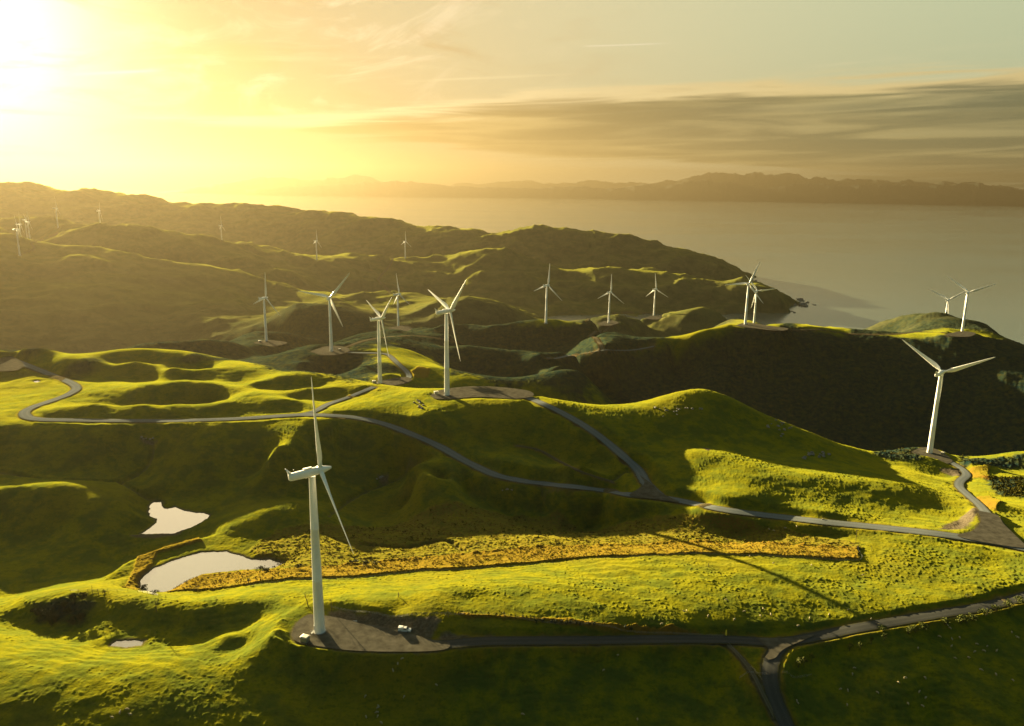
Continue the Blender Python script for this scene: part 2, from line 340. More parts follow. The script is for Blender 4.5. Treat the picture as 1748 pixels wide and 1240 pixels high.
# hidden ground: px, py of the sight line, distance, metres below it
CV = """
190,617,806,2.0 250,619,806,2.2 300,629,775,2.2 350,635,768,1.6 110,612,812,1.5 150,690,652,1.5 200,690,652,2.2 240,690,652,2.2 300,690,650,2.2 360,688,646,2.0
0,584,1250,70 150,590,1250,70 300,578,1350,80 450,578,1450,70 560,590,1300,60 0,584,1050,40 150,590,1000,30 300,580,1130,30
250,600,900,10 520,600,900,12 566,598,1100,30
1150,582,1400,60 1220,562,1450,60 1090,592,1350,40
990,648,980,50 1030,672,900,50
880,660,660,30 1000,685,680,45 1100,680,720,60 1200,665,760,75 1300,710,740,60 1450,760,740,50 1600,765,800,45 1748,770,820,50 1350,740,680,25
800,655,700,30 880,665,740,40 700,660,700,10
930,600,1150,30 850,590,1150,45 700,560,1550,40 800,555,1600,60 920,548,1600,70 1000,545,1450,30
1000,542,2000,60 1100,538,2150,70 1300,550,1800,90 1450,560,1550,60 1500,545,2000,130 1650,565,2000,130 1748,600,1700,120 1900,640,1700,120
1400,555,1900,110 1200,520,2200,80 1250,530,2300,110
300,440,2650,60 100,420,2750,60 450,470,2450,30 560,505,2350,60 700,498,2350,70 830,515,2250,50
0,388,3700,70 200,395,3700,80 400,415,3600,90 600,440,3350,70 750,438,3350,80 850,425,3250,60 1000,460,3100,50
40,415,3000,15
0,317,5800,120 200,330,5800,130 400,352,5300,130 600,368,5000,150 800,393,4500,150 1000,400,4300,150 1150,425,4150,120
"""
# sea level anchors (px, py on the water, slightly below sea level)
CS = """
1000,541,-6 1060,539,-5 1110,541,-8 1150,538,-8 1300,535,-8 1345,528,-4 1370,515,-6 1280,478,-5 1300,470,-15 1400,500,-25 1350,545,-20 1500,500,-25 1640,520,-25 1748,560,-25 1500,430,-30 1748,430,-30 1300,430,-30 1150,400,-30 1000,380,-30 850,375,-25 700,360,-25 500,350,-30 330,340,-30 1748,500,-30
1900,500,-30 1950,560,-25
"""


def parse(s, n):
    return [tuple(float(v) for v in w.split(',')) for w in s.split()]


pts = []                                      # azimuth, log distance, height over sea
for px, py, z in parse(CZ, 3):
    z *= 1.0055
    mid = float(sstep(py, 690, 790) * (1 - sstep(py, 855, 935)) * sstep(px, 480, 680))
    z -= 13.0 * mid * (1 - 0.75 * float(sstep(px, 1000, 1250)))
    az, t = ray(px, py); pts.append((az, math.log(z / t), EYE + z))
for px, py, D in parse(CD, 3):
    az, t = ray(px, py); pts.append((az, math.log(D), EYE + D * t))
for px, py, D, dr in parse(CV, 4):
    az, t = ray(px, py); pts.append((az, math.log(D), EYE + D * t - dr))
for px, py, dz in parse(CS, 3):
    az, t = ray(px, py)
    D = -EYE / t if t < -0.02 else 6500.0
    D = min(D, 7000.0); pts.append((az, math.log(D), dz))
for a in range(-60, 61, 8):                   # open sea all along the far side, own ground below the eye
    pts.append((R(a), math.log(7600), -40.0)); pts.append((R(a), math.log(25), 192.0)); pts.append((R(a), math.log(60), 192.0))
pts = np.array(pts)


def meso(x, y):
    """hill-side gullies and spurs of the scrub country, growing with distance"""
    d = np.hypot(x, y)
    w = sstep(d, 850, 1500)
    g = ridged(x / 330.0 + 3.1, y / 330.0 + 1.7, 4) - 0.9
    g2 = fbm(x / 90.0, y / 90.0, 3)
    g3 = ridged(x / 150.0 + 8.3, y / 150.0 + 2.2, 3) - 0.9
    n = w * (12.0 * g + 4.5 * g3 + 2.0 * g2) * (1 + 0.5 * sstep(d, 1800, 3500))
    near = 1 - sstep(d, 700, 1100)
    n = n + near * (0.9 * fbm(x / 38.0 + 9, y / 38.0, 2) + 0.5 * fbm(x / 85.0 + 2, y / 85.0 + 5, 2) * sstep(d, 480, 600)) * sstep(d, 280, 420)
    return n


px_, py_ = np.exp(pts[:, 1]) * np.sin(pts[:, 0]), np.exp(pts[:, 1]) * np.cos(pts[:, 0])
rhs = pts[:, 2] - meso(px_, py_)


def tps(r2):
    return np.where(r2 > 1e-12, 0.5 * r2 * np.log(np.maximum(r2, 1e-12)), 0.0)


C2 = pts[:, :2]
_d2 = ((C2[:, None, :] - C2[None, :, :]) ** 2).sum(-1)
n_ = len(C2)
LAM = 6e-6
A_ = np.zeros((n_ + 3, n_ + 3))
A_[:n_, :n_] = tps(_d2) + LAM * np.eye(n_)
A_[:n_, n_] = 1; A_[:n_, n_ + 1:] = C2
A_[n_, :n_] = 1; A_[n_ + 1:, :n_] = C2.T
W_ = np.linalg.solve(A_, np.concatenate([rhs, np.zeros(3)]))

GA = np.arange(R(-62), R(62.01), R(0.2))
GV = np.arange(math.log(20), math.log(7700), 0.0085)
_aa, _vv = np.meshgrid(GA, GV)
_q = np.stack([_aa.ravel(), _vv.ravel()], 1)
_h = np.empty(len(_q))
for i in range(0, len(_q), 20000):
    b = _q[i:i + 20000]
    r2 = (b[:, 0:1] - C2[None, :, 0]) ** 2 + (b[:, 1:2] - C2[None, :, 1]) ** 2
    _h[i:i + 20000] = tps(r2) @ W_[:n_] + W_[n_] + b @ W_[n_ + 1:]
HG = _h.reshape(_aa.shape)
print('controls', n_, 'grid', HG.shape)


def base_h(x, y):
    """ground height over the sea"""
    x = np.asarray(x, float); y = np.asarray(y, float)
    az = np.arctan2(x, y); d = np.maximum(np.hypot(x, y), 21.0); v = np.log(d)
    fa = np.clip((az - GA[0]) / (GA[1] - GA[0]), 0, len(GA) - 1.001)
    fv = np.clip((v - GV[0]) / (GV[1] - GV[0]), 0, len(GV) - 1.001)
    ia = fa.astype(int); iv = fv.astype(int); fa = fa - ia; fv = fv - iv
    h = (HG[iv, ia] * (1 - fa) + HG[iv, ia + 1] * fa) * (1 - fv) + (HG[iv + 1, ia] * (1 - fa) + HG[iv + 1, ia + 1] * fa) * fv
    back = 205 - 245 * sstep(d, 2500, 5500)
    k = sstep(np.abs(az), R(46), R(75))
    h = h * (1 - k) + back * k
    h = np.where(h < -4, np.minimum(h + meso(x, y), -3.0), h + meso(x, y))
    sea = sstep(d, 5800, 7400)
    return h * (1 - sea) - 60 * sea


def hit(px, py, dmax=6000.0):
    """first ground point the photo pixel looks at"""
    az, t = ray(px, py)
    d = np.exp(np.arange(math.log(120), math.log(dmax), 0.0012))
    x, y = d * math.sin(az), d * math.cos(az)
    g = base_h(x, y) - (EYE + d * t)
    k = int(np.argmax(g > 0))
    if g[k] <= 0:
        k = len(d) - 1
    d0, d1 = d[max(k - 1, 0)], d[k]
    for _ in range(25):
        m = 0.5 * (d0 + d1)
        if base_h(m * math.sin(az), m * math.cos(az)) > EYE + m * t: d1 = m
        else: d0 = m
    return d1 * math.sin(az), d1 * math.cos(az)

# ------------------------------------------------------------------ roads, pads and ponds on the ground
def catmull(P, step):
    P = np.asarray(P, float)
    Q = np.concatenate([[2 * P[0] - P[1]], P, [2 * P[-1] - P[-2]]])
    out = []
    for i in range(1, len(Q) - 2):
        p0, p1, p2, p3 = Q[i - 1], Q[i], Q[i + 1], Q[i + 2]
        n = max(2, int(np.linalg.norm(p2 - p1) / step))
        t = np.linspace(0, 1, n, endpoint=False)[:, None]
        out.append(0.5 * (2 * p1 + (p2 - p0) * t + (2 * p0 - 5 * p1 + 4 * p2 - p3) * t ** 2 + (3 * p1 - p0 - 3 * p2 + p3) * t ** 3))
    out.append(P[-1:])
    return np.concatenate(out)


def smooth1(a, k):
    ker = np.hanning(2 * k + 3)[1:-1]; ker /= ker.sum()
    return np.convolve(np.pad(a, k, mode='edge'), ker, mode='valid')


def ppx(s):
    return [tuple(float(v) for v in w.split(',')) for w in s.split()]


ROADS = [   # name, half width, shoulder, photo pixels of the centre line
    ('road', 3.1, 4, "715,1103 760,1100 800,1096 850,1094 1000,1093 1150,1091 1250,1092 1330,1096 1400,1085 1450,1074 1520,1062 1600,1048 1680,1035 1748,1018 1800,1003 1850,985"),
    ('road', 3.2, 6, "1345,1094 1325,1110 1315,1135 1314,1160 1320,1185 1332,1215 1345,1245 1372,1310"),
    ('road', 3.9, 8, "-60,610 0,615 20,614 55,627 95,643 122,654 131,663 115,674 85,685 58,694 42,703 46,712 70,716 110,717 200,718 300,718 400,715 480,710 530,708 600,712 650,722 700,740 750,762 800,790 850,812 900,822 950,828 1000,833 1080,845 1140,851 1250,872 1400,890 1500,900 1600,911 1700,926 1760,938 1850,955"),
    ('road', 3.9, 8, "850,669 890,675 950,700 1010,735 1060,775 1090,803 1103,825 1130,850"),
    ('road', 3.0, 6, "1712,925 1698,900 1690,885 1672,862 1650,843 1637,830 1640,820 1650,812 1645,803 1625,790 1600,780"),
    ('road', 3.0, 6, "505,709 535,703 560,690 590,680 620,668 640,660"),
    ('road', 3.2, 6, "665,654 690,650 699,644 694,634 680,622 668,610 660,604 640,603 600,603 575,602"),
    ('track', 2.4, 6, "560,598 590,592 630,580 680,574 720,574 760,580 790,588"),
    ('road', 3.4, 9, "935,613 955,611 980,606 1010,602 1030,598 1080,598 1120,590"),
    ('track', 3.0, 7, "1030,598 1026,588 1015,576 1005,573 1030,566 1045,560 1040,554"),
    ('track', 3.0, 7, "672,441 664,455 645,478 658,488 664,500"),
    ('track', 2.4, 6, "1000,548 1010,542 1030,537 1060,534 1100,535 1140,538"),
    ('track', 2.2, 6, "1290,556 1340,564 1400,563 1450,570 1520,571 1570,567 1630,568"),
    ('track', 1.1, 4, "1240,1098 1262,1120 1285,1150 1300,1180 1330,1240"),
    ('track', 1.0, 4, "880,760 920,768 960,790 1000,808 1050,824"),
    ('track', 2.2, 6, "30,436 60,424 52,416 75,408 100,397"),
]
PADS = [    # turbine pads: outline in photo pixels, pixel that sets the height
    ('gravel_pad', "497,1085 508,1062 528,1050 560,1052 610,1062 660,1072 700,1082 735,1092 765,1097 765,1107 735,1112 660,1113 590,1110 540,1103 507,1096", (560, 1080)),
    ('gravel_pad', "735,675 752,666 800,660 850,661 900,667 910,676 880,681 820,678 770,681 745,681", (790, 670)),
    ('gravel_pad', "628,658 650,650 690,644 703,648 690,655 660,660 640,662", (655, 655)),
    ('gravel_pad', "530,600 560,591 590,593 596,600 575,606 548,606", (566, 600)),
    ('gravel_pad', "432,586 450,581 480,583 490,586 470,591 445,591", (455, 585)),
    ('gravel_pad', "662,560 690,556 705,562 690,566 668,564", (682, 561)),
    ('gravel_pad', "1555,772 1575,764 1600,768 1625,785 1618,792 1600,789 1575,782", (1590, 773)),
    ('gravel_pad', "1255,556 1275,551 1310,556 1345,561 1330,565 1280,560", (1285, 557)),
    ('gravel_pad', "1610,572 1640,566 1665,569 1655,575 1630,575", (1642, 571)),
    ('gravel_pad', "1020,552 1040,547 1056,551 1044,556 1026,556", (1040, 552)),
    ('gravel_pad', "1098,544 1116,539 1132,542 1120,546", (1117, 543)),
    ('gravel_pad', "1092,812 1112,826 1128,842 1160,858 1120,853 1075,847 1092,834 1100,824", (1112, 842)),
    ('gravel_pad', "1668,872 1702,880 1714,896 1745,926 1752,936 1700,930 1635,916 1662,906 1674,890", (1692, 908)),
    ('gravel_pad', "1290,1090 1345,1090 1390,1085 1340,1108 1322,1125 1305,1125 1312,1110", (1330, 1098)),
    ('gravel_pad', "0,612 20,609 40,622 30,632 0,634 -30,630", (10, 618)),
]
PONDS = [   # outline in photo pixels, water level below the eye
    ("254,866 262,856 276,855 279,868 286,869 300,866 306,870 330,875 346,876 360,880 345,892 320,903 296,911 262,912 240,912 256,902 268,892 267,886 255,882", -195.8),
    ("238,1005 240,990 262,970 308,953 345,943 385,942 405,947 430,956 460,955 484,963 470,970 400,974 345,981 312,996 290,1010 262,1012", -188.6),
    ("190,1102 200,1095 215,1092 245,1095 241,1103 212,1107", -178.2),
    ("56,652 63,650 70,652 62,654", -171.0),
]


def plane_px(px, py, z):
    az, t = ray(px, py); d = z / t
    return d * math.sin(az), d * math.cos(az)


def sdist(poly, x, y):
    """signed distance to a polygon, negative inside"""
    P = np.asarray(poly); d2 = np.full(x.shape, 1e18); ins = np.zeros(x.shape, bool)
    for i in range(len(P)):
        ax, ay = P[i]; bx, by = P[(i + 1) % len(P)]
        ex, ey = bx - ax, by - ay
        t = np.clip(((x - ax) * ex + (y - ay) * ey) / (ex * ex + ey * ey + 1e-9), 0, 1)
        d2 = np.minimum(d2, (x - ax - t * ex) ** 2 + (y - ay - t * ey) ** 2)
        c = ((ay > y) != (by > y)) & (x < (bx - ax) * (y - ay) / (by - ay + 1e-12) + ax)
        ins ^= c
    d = np.sqrt(d2)
    return np.where(ins, -d, d)


def spread(lo, hi, n, p):
    t = np.linspace(0, 1, n + 1)[1:] ** p
    return lo + (hi - lo) * t


_c = np.arange(R(-36.5), R(36.5), R(0.05))
AZ1 = np.concatenate([-spread(R(36.5), R(180), 150, 1.5)[::-1][1:], _c, spread(R(36.5), R(180), 150, 1.5)])
AZ1 = np.sort(AZ1)
RV1 = np.exp(np.concatenate([np.arange(math.log(22), math.log(150), 0.03), np.arange(math.log(150), math.log(215), 0.004),
                             np.arange(math.log(215), math.log(420), 0.0016), np.arange(math.log(420), math.log(1000), 0.003),
                             np.arange(math.log(1000), math.log(5000), 0.0055), np.arange(math.log(5000), math.log(7600), 0.012)]))
GX = RV1[:, None] * np.sin(AZ1)[None, :]
GY = RV1[:, None] * np.cos(AZ1)[None, :]
GZ = base_h(GX, GY)
SCRUB = np.zeros_like(GZ); DRY = np.zeros_like(GZ); DIRT = np.zeros_like(GZ)
FLAT = np.zeros_like(GZ); RUSH = np.zeros_like(GZ)
print('ground grid', GX.shape)


def window(x0, x1, y0, y1):
    """index ranges of the polar grid that cover a box in front of the camera"""
    cx = np.array([x0, x0, x1, x1]); cy = np.array([y0, y1, y0, y1])
    az = np.arctan2(cx, cy)
    d1 = np.hypot(cx, cy).max(); d0 = np.hypot(max(x0, min(0, x1)), max(y0, 0.0)) if True else 0
    d0 = min(np.hypot(cx, cy).min(), d0 if d0 > 0 else 1e9)
    i0, i1 = np.searchsorted(RV1, [d0 * 0.98, d1 * 1.02]); j0, j1 = np.searchsorted(AZ1, [az.min() - 0.01, az.max() + 0.01])
    return slice(max(i0 - 1, 0), i1 + 1), slice(max(j0 - 1, 0), j1 + 1)


# ground cover read off the photograph
def world_poly(s):
    return [hit(*p) for p in ppx(s)]


DRY_P = ["300,986 345,986 420,976 500,973 600,966 700,956 800,946 900,936 1000,933 1100,931 1200,926 1300,929 1465,937 1469,957 1380,953 1300,948 1200,946 1100,949 1000,953 900,963 800,971 700,976 600,986 500,990 420,1000 300,1008 280,1010",
         "205,1002 240,960 285,935 330,924 345,932 270,962 236,1000", "690,640 715,625 735,630 730,645 700,645",
         "780,1048 1000,1062 1250,1080 1250,1088 1000,1070 800,1055", "1665,850 1690,848 1712,858 1700,872 1670,862", "1655,800 1690,795 1690,820 1660,815"]
SCRUB_P = ["395,612 440,592 520,585 600,592 645,606 640,640 600,652 570,642 520,636 450,628", "700,575 760,570 860,575 960,605 1050,690 1000,688 900,655 860,662 800,640 770,640 740,615"]
WET_P = ["430,938 470,908 560,896 700,886 850,877 950,874 1100,886 1250,894 1350,906 1466,926 1466,938 1300,930 1200,927 1100,932 1000,934 900,937 800,947 700,957 600,967 500,972 440,958",
         "1490,775 1540,766 1575,768 1570,785 1520,786", "1610,772 1650,782 1748,775 1748,800 1640,796", "60,1032 130,1015 160,1030 140,1060 60,1064", "1680,815 1748,815 1748,850 1700,845"]
GRASS_P = ["1080,604 1140,580 1180,568 1250,550 1330,553 1330,560 1280,558 1200,580 1140,590 1090,606", "1360,558 1400,556 1450,566 1440,574 1390,566",
           "1500,572 1600,562 1680,565 1720,580 1640,574 1540,576", "600,600 690,596 760,604 770,622 700,632 600,630", "880,557 960,547 990,552 940,556", "1120,548 1060,550 1055,560 1090,556"]
BANK_P = ["860,832 874,834 888,839 882,844 866,839", "238,747 256,747 268,753 250,757", "645,812 662,812 664,822 648,824", "1200,764 1212,766 1208,770", "560,1036 620,1042 700,1052 745,1054 752,1060 735,1090 700,1080 640,1066 560,1050", "745,1088 760,1078 850,1082 850,1092 760,1096",
          "222,912 245,908 262,913 300,908 318,905 300,918 262,922 236,918", "1600,905 1640,885 1668,866 1676,880 1650,905", "1640,800 1650,815 1630,815 1600,800"]
d_all = np.hypot(GX, GY)
wob = fbm(GX / 60.0, GY / 60.0, 4)
SCRUB = sstep(d_all + 260 * wob, 830, 960)
SCRUB *= 1 - sstep(d_all, 1550, 2100) * np.clip(0.70 + 0.5 * fbm(GX / 210.0 + 4, GY / 210.0, 4), 0.3, 0.95)
for s in GRASS_P:
    P = world_poly(s); xs = [p[0] for p in P]; ys = [p[1] for p in P]
    w = window(min(xs) - 60, max(xs) + 60, min(ys) - 60, max(ys) + 60)
    sd = sdist(P, GX[w], GY[w]) + 9 * fbm(GX[w] / 14.0, GY[w] / 14.0, 3)
    SCRUB[w] *= sstep(sd, -8, 8)
for s, arr, soft in [(WET_P[0], RUSH, 2.0)] + [(s, DRY, 1.0) for s in DRY_P] + [(s, SCRUB, 3.0) for s in WET_P[1:]] + [(s, SCRUB, 10.0) for s in SCRUB_P] + [(s, DIRT, 1.2) for s in BANK_P]:
    P = world_poly(s); xs = [p[0] for p in P]; ys = [p[1] for p in P]
    w = window(min(xs) - 20, max(xs) + 20, min(ys) - 20, max(ys) + 20)
    sd = sdist(P, GX[w], GY[w]) + 1.6 * soft * fbm(GX[w] / 7.0, GY[w] / 7.0, 3)
    arr[w] = np.maximum(arr[w], 1 - sstep(sd, -soft, soft))

# carve the pads, then the roads, then the ponds into the ground
pad_geo, road_geo, pond_geo = [], [], []
for k, (nm, s, cpx) in enumerate(PADS):
    cx, cy = hit(*cpx); z = float(base_h(cx, cy))
    if k == 0: z = EYE - 171.7
    P = [plane_px(px, py, z - EYE) for px, py in ppx(s)]
    xs = [p[0] for p in P]; ys = [p[1] for p in P]
    dd = math.hypot(cx, cy); sh = 7 + 0.006 * dd
    w = window(min(xs) - 3 * sh, max(xs) + 3 * sh, min(ys) - 3 * sh, max(ys) + 3 * sh)
    sd = sdist(P, GX[w], GY[w])
    f = 1 - sstep(sd, 0.6, sh)
    GZ[w] = GZ[w] * (1 - f) + (z - 0.18 - 0.0004 * dd) * f
    FLAT[w] = np.maximum(FLAT[w], 1 - sstep(sd, 0.5, 3.0))
    DIRT[w] = np.maximum(DIRT[w], 0.8 * (1 - sstep(sd + 1.2 * fbm(GX[w] / 3, GY[w] / 3, 2), 0.2, 1.6)))
    pad_geo.append((nm, P, z, dd))


def grid_z(x, y):
    """height of the finished ground sheet"""
    az = math.atan2(x, y); d = math.hypot(x, y)
    j = int(np.clip(np.searchsorted(AZ1, az) - 1, 0, len(AZ1) - 2)); i = int(np.clip(np.searchsorted(RV1, d) - 1, 0, len(RV1) - 2))
    fa = (az - AZ1[j]) / (AZ1[j + 1] - AZ1[j]); fv = (d - RV1[i]) / (RV1[i + 1] - RV1[i])
    return float((GZ[i, j] * (1 - fa) + GZ[i, j + 1] * fa) * (1 - fv) + (GZ[i + 1, j] * (1 - fa) + GZ[i + 1, j + 1] * fa) * fv)


for k, (nm, hw, sh, s) in enumerate(ROADS):
    PX = catmull(ppx(s), 6.0)
    C = np.array([hit(*p) for p in PX])
    nearroad = np.hypot(C[:, 0], C[:, 1]).max() < 900
    z = smooth1(np.array([grid_z(a, b) for a, b in C]) + 0.18, 3)
    for it in range(4 if nearroad else 0):       # settle the smoothed grade on the ground
        C = np.array([plane_px(px, py, zz - EYE) for (px, py), zz in zip(PX, z)])
        z = 0.5 * z + 0.5 * smooth1(np.array([grid_z(a, b) for a, b in C]) + 0.18, 4)
        for nm2, P2, pz, dd2 in pad_geo[:15]:
            w2 = 1 - sstep(sdist(P2, C[:, 0], C[:, 1]), 1.0, 22.0)
            z = z * (1 - w2) + (pz - 0.05) * w2
    if nearroad: C = np.array([plane_px(px, py, zz - EYE) for (px, py), zz in zip(PX, z)])
    st = 1.5 if nearroad else 4.0
    L_ = np.concatenate([[0], np.cumsum(np.hypot(*np.diff(C, axis=0).T))]); g_ = np.arange(0, L_[-1], st)
    C = np.stack([np.interp(g_, L_, C[:, 0]), np.interp(g_, L_, C[:, 1])], 1); z = np.interp(g_, L_, z)
    kk = 3 if nearroad else 4
    C = np.stack([smooth1(C[:, 0], kk), smooth1(C[:, 1], kk)], 1); z = smooth1(z, 4)
    if not nearroad: z = smooth1(np.array([grid_z(a, b) for a, b in C]) + 0.18, 5)
    for q in range(0, len(C) - 1, 16):
        a = C[q:q + 18]; za = z[q:q + 18]
        rad = hw + sh * 1.6 + 2
        w = window(a[:, 0].min() - rad, a[:, 0].max() + rad, a[:, 1].min() - rad, a[:, 1].max() + rad)
        x, y = GX[w], GY[w]
        best = np.full(x.shape, 1e9); bz = np.zeros(x.shape)
        for i in range(len(a) - 1):
            e = a[i + 1] - a[i]; L2 = (e ** 2).sum() + 1e-9
            t = np.clip(((x - a[i, 0]) * e[0] + (y - a[i, 1]) * e[1]) / L2, 0, 1)
            dd = (x - a[i, 0] - t * e[0]) ** 2 + (y - a[i, 1] - t * e[1]) ** 2
            m = dd < best
            best = np.where(m, dd, best); bz = np.where(m, za[i] + t * (za[i + 1] - za[i]), bz)
        best = np.sqrt(best); dcam = np.hypot(a[0, 0], a[0, 1])
        f = 1 - sstep(best, hw + 0.5, hw + sh)
        old = GZ[w]
        new = old * (1 - f) + (bz - 0.2 - 0.0005 * dcam) * f
        GZ[w] = np.where(best < hw + sh, new, old)
        FLAT[w] = np.maximum(FLAT[w], 1 - sstep(best, hw + 0.4, hw + 2.2))
        nz = fbm(x / 4.0, y / 4.0, 2)
        DIRT[w] = np.maximum(DIRT[w], (1 - sstep(best + 0.8 * nz, hw - 0.2, hw + 1.1)) * 0.9)
        cut = np.clip((old - new) * 0.8, 0, 1) * (1 - sstep(best, hw + sh * 0.5, hw + sh))
        DIRT[w] = np.maximum(DIRT[w], cut * 0.75 * sstep(nz, -0.3, 0.4))
        DRY[w] = np.maximum(DRY[w], 0.55 * (1 - sstep(best + 1.5 * nz, hw + 0.6, hw + 2.8)))
    road_geo.append((nm, hw, C, z))

BERMS = [   # spoil banks and verges beside the pad and the roads: pixels, height, half width
    ("496,1098 505,1108 540,1113 600,1118 660,1121 720,1120 758,1113", 1.1, 1.5), ("476,1100 468,1088 478,1080 492,1086", 1.6, 2.2),
    ("765,1112 850,1105 1000,1104 1150,1102 1225,1103", 0.55, 1.1), ("1338,1124 1352,1112 1380,1104 1450,1091 1540,1075 1640,1057 1748,1034", 0.6, 1.1),
    ("790,1090 850,1085 1000,1084 1150,1082 1235,1083 1330,1086 1400,1076 1520,1052", 0.5, 1.0), ("1340,860 1250,868 1180,858", 0.5, 1.2),
    ("1250,878 1400,897 1500,908 1600,920 1680,936", 0.6, 1.2), ("60,722 110,724 200,725 300,725 400,722 480,717 530,716", 0.6, 1.5)]
for s, hh, ww in BERMS:
    C = catmull([hit(*p) for p in ppx(s)], 1.5)
    w = window(C[:, 0].min() - 8, C[:, 0].max() + 8, C[:, 1].min() - 8, C[:, 1].max() + 8)
    x, y = GX[w], GY[w]
    b = np.full(x.shape, 1e9)
    for i in range(len(C) - 1):
        e = C[i + 1] - C[i]; t = np.clip(((x - C[i, 0]) * e[0] + (y - C[i, 1]) * e[1]) / ((e ** 2).sum() + 1e-9), 0, 1)
        b = np.minimum(b, (x - C[i, 0] - t * e[0]) ** 2 + (y - C[i, 1] - t * e[1]) ** 2)
    b = np.sqrt(b) + 0.5 * fbm(x / 3.0, y / 3.0, 2)
    GZ[w] += hh * np.exp(-(np.maximum(b, 0) / ww) ** 2) * (1 - FLAT[w]) * (1 + 0.6 * fbm(x / 6.0, y / 6.0, 2))

for s, lev in PONDS:
    P = [plane_px(px, py, lev) for px, py in ppx(s)]
    z = EYE + lev
    xs = [p[0] for p in P]; ys = [p[1] for p in P]
    w = window(min(xs) - 25, max(xs) + 25, min(ys) - 25, max(ys) + 25)
    x, y = GX[w], GY[w]
    sd = sdist(P, x, y) + 0.9 * fbm(x / 5.0, y / 5.0, 3)
    h = GZ[w]
    ins = z + np.maximum(sd * 0.35, -2.0)
    k = sstep(sd, 0.0, 14.0)
    outz = np.maximum(h * k + (z + 0.25 + np.maximum(sd, 0) * 0.18) * (1 - k), z + 0.05 + 0.05 * np.maximum(sd, 0))
    far_ = sstep(sd, 14, 24)
    GZ[w] = np.where(sd < 0, ins, outz * (1 - far_) + h * far_)
    FLAT[w] = np.maximum(FLAT[w], 1 - sstep(sd, 0, 3))
    DIRT[w] = np.maximum(DIRT[w], (1 - sstep(sd + 0.8 * fbm(x / 2.5, y / 2.5, 2), 0.4, 1.6)) * 0.8)
    pond_geo.append((P, z))

# fine relief: tussocks, sheep terracettes, creek cuts
CREEKS = ["0,805 60,815 130,818 200,822 225,815 255,790 262,760 250,745", "200,820 235,838 270,845 280,855", "560,880 585,862 610,845 650,828 690,808 715,792",
          "930,870 925,862 950,852 962,848", "1075,800 1055,812 1040,820", "620,930 690,935 760,925 790,940"]
near = sstep(d_all, 150, 200) * (1 - sstep(d_all, 650, 950))
keep = 1 - FLAT
i_end = int(np.searchsorted(RV1, 960)); nz = (slice(0, i_end), slice(0, GX.shape[1]))
x, y = GX[nz], GY[nz]
amp = (near * keep)[nz]
tus = np.clip(fbm(x / 1.5, y / 1.9, 2) - 0.10 + 0.25 * fbm(x / 30, y / 30, 2), 0, 1)
dens = np.clip(0.55 + 0.8 * fbm(x / 45.0 + 7, y / 45.0, 3), 0.34, 1.3)
GZ[nz] += amp * ((0.55 + 0.35 * sstep(d_all[nz], 270, 330)) * tus * dens + 0.20 * fbm(x / 5.5, y / 5.5, 3) + 0.45 * fbm(x / 21.0 + 3, y / 21.0, 2))
GZ[nz] += keep[nz] * (0.95 * sstep(DRY[nz], 0.5, 0.8) + 0.5 * RUSH[nz])
zt = GZ[nz] + 0.5 * fbm(x / 9.0, y / 9.0, 2)
GZ[nz] += amp * 0.12 * np.sin(zt * 2 * math.pi / 1.25) * sstep(fbm(x / 60, y / 60, 2), -0.4, 0.3)
GZ[nz] += amp * np.maximum(SCRUB, RUSH * 0.32)[nz] * np.clip(fbm(x / 2.6, y / 2.6, 3) + 0.15, 0, 1) * 1.7
GZ[nz] += amp * DRY[nz] * np.clip(fbm(x / 1.1, y / 1.1, 2), -0.2, 1) * 0.3
far = (slice(i_end - 60, GX.shape[0]), slice(0, GX.shape[1]))
x, y = GX[far], GY[far]
GZ[far] += (sstep(d_all, 800, 1050) * (1 - 0.75 * sstep(d_all, 1300, 2000)) * keep)[far] * SCRUB[far] * (1.3 * np.abs(fbm(x / 11.0, y / 11.0, 3)) + 1.0 * fbm(x / 34.0, y / 34.0, 3))
for s in CREEKS:
    C = catmull([hit(*p) for p in ppx(s)], 2.0)
    w = window(C[:, 0].min() - 8, C[:, 0].max() + 8, C[:, 1].min() - 8, C[:, 1].max() + 8)
    x, y = GX[w], GY[w]
    b = np.full(x.shape, 1e9)
    for i in range(len(C) - 1):
        e = C[i + 1] - C[i]; t = np.clip(((x - C[i, 0]) * e[0] + (y - C[i, 1]) * e[1]) / ((e ** 2).sum() + 1e-9), 0, 1)
        b = np.minimum(b, (x - C[i, 0] - t * e[0]) ** 2 + (y - C[i, 1] - t * e[1]) ** 2)
    b = np.sqrt(b) + 1.2 * fbm(x / 4, y / 4, 2)
    GZ[w] -= 1.8 * (1 - sstep(b, 0.3, 3.2)) * keep[w]
    DIRT[w] = np.maximum(DIRT[w], 0.5 * (1 - sstep(b, 0.0, 1.6)))


def hit2(px, py):
    """first point of the finished ground a photo pixel looks at"""
    az, t = ray(px, py)
    j = int(np.clip(np.searchsorted(AZ1, az) - 1, 0, len(AZ1) - 2)); fa = (az - AZ1[j]) / (AZ1[j + 1] - AZ1[j])
    prof = GZ[:, j] * (1 - fa) + GZ[:, j + 1] * fa
    g = prof - (EYE + RV1 * t)
    k = int(np.argmax((g > 0) & (RV1 > 120)))
    if g[k] <= 0: return None
    f = -g[k - 1] / (g[k] - g[k - 1] + 1e-9)
    d = RV1[k - 1] + f * (RV1[k] - RV1[k - 1])
    x, y = d * math.sin(az), d * math.cos(az)
    return x, y, grid_z(x, y)


# ------------------------------------------------------------------ mesh helpers
def link(o, parent=None):
    COL.objects.link(o)
    if parent is not None: o.parent = parent
    return o


def tag(o, label=None, cat=None, group=None, kind=None):
    for k, v in (('label', label), ('category', cat), ('group', group), ('kind', kind)):
        if v: o[k] = v
    return o


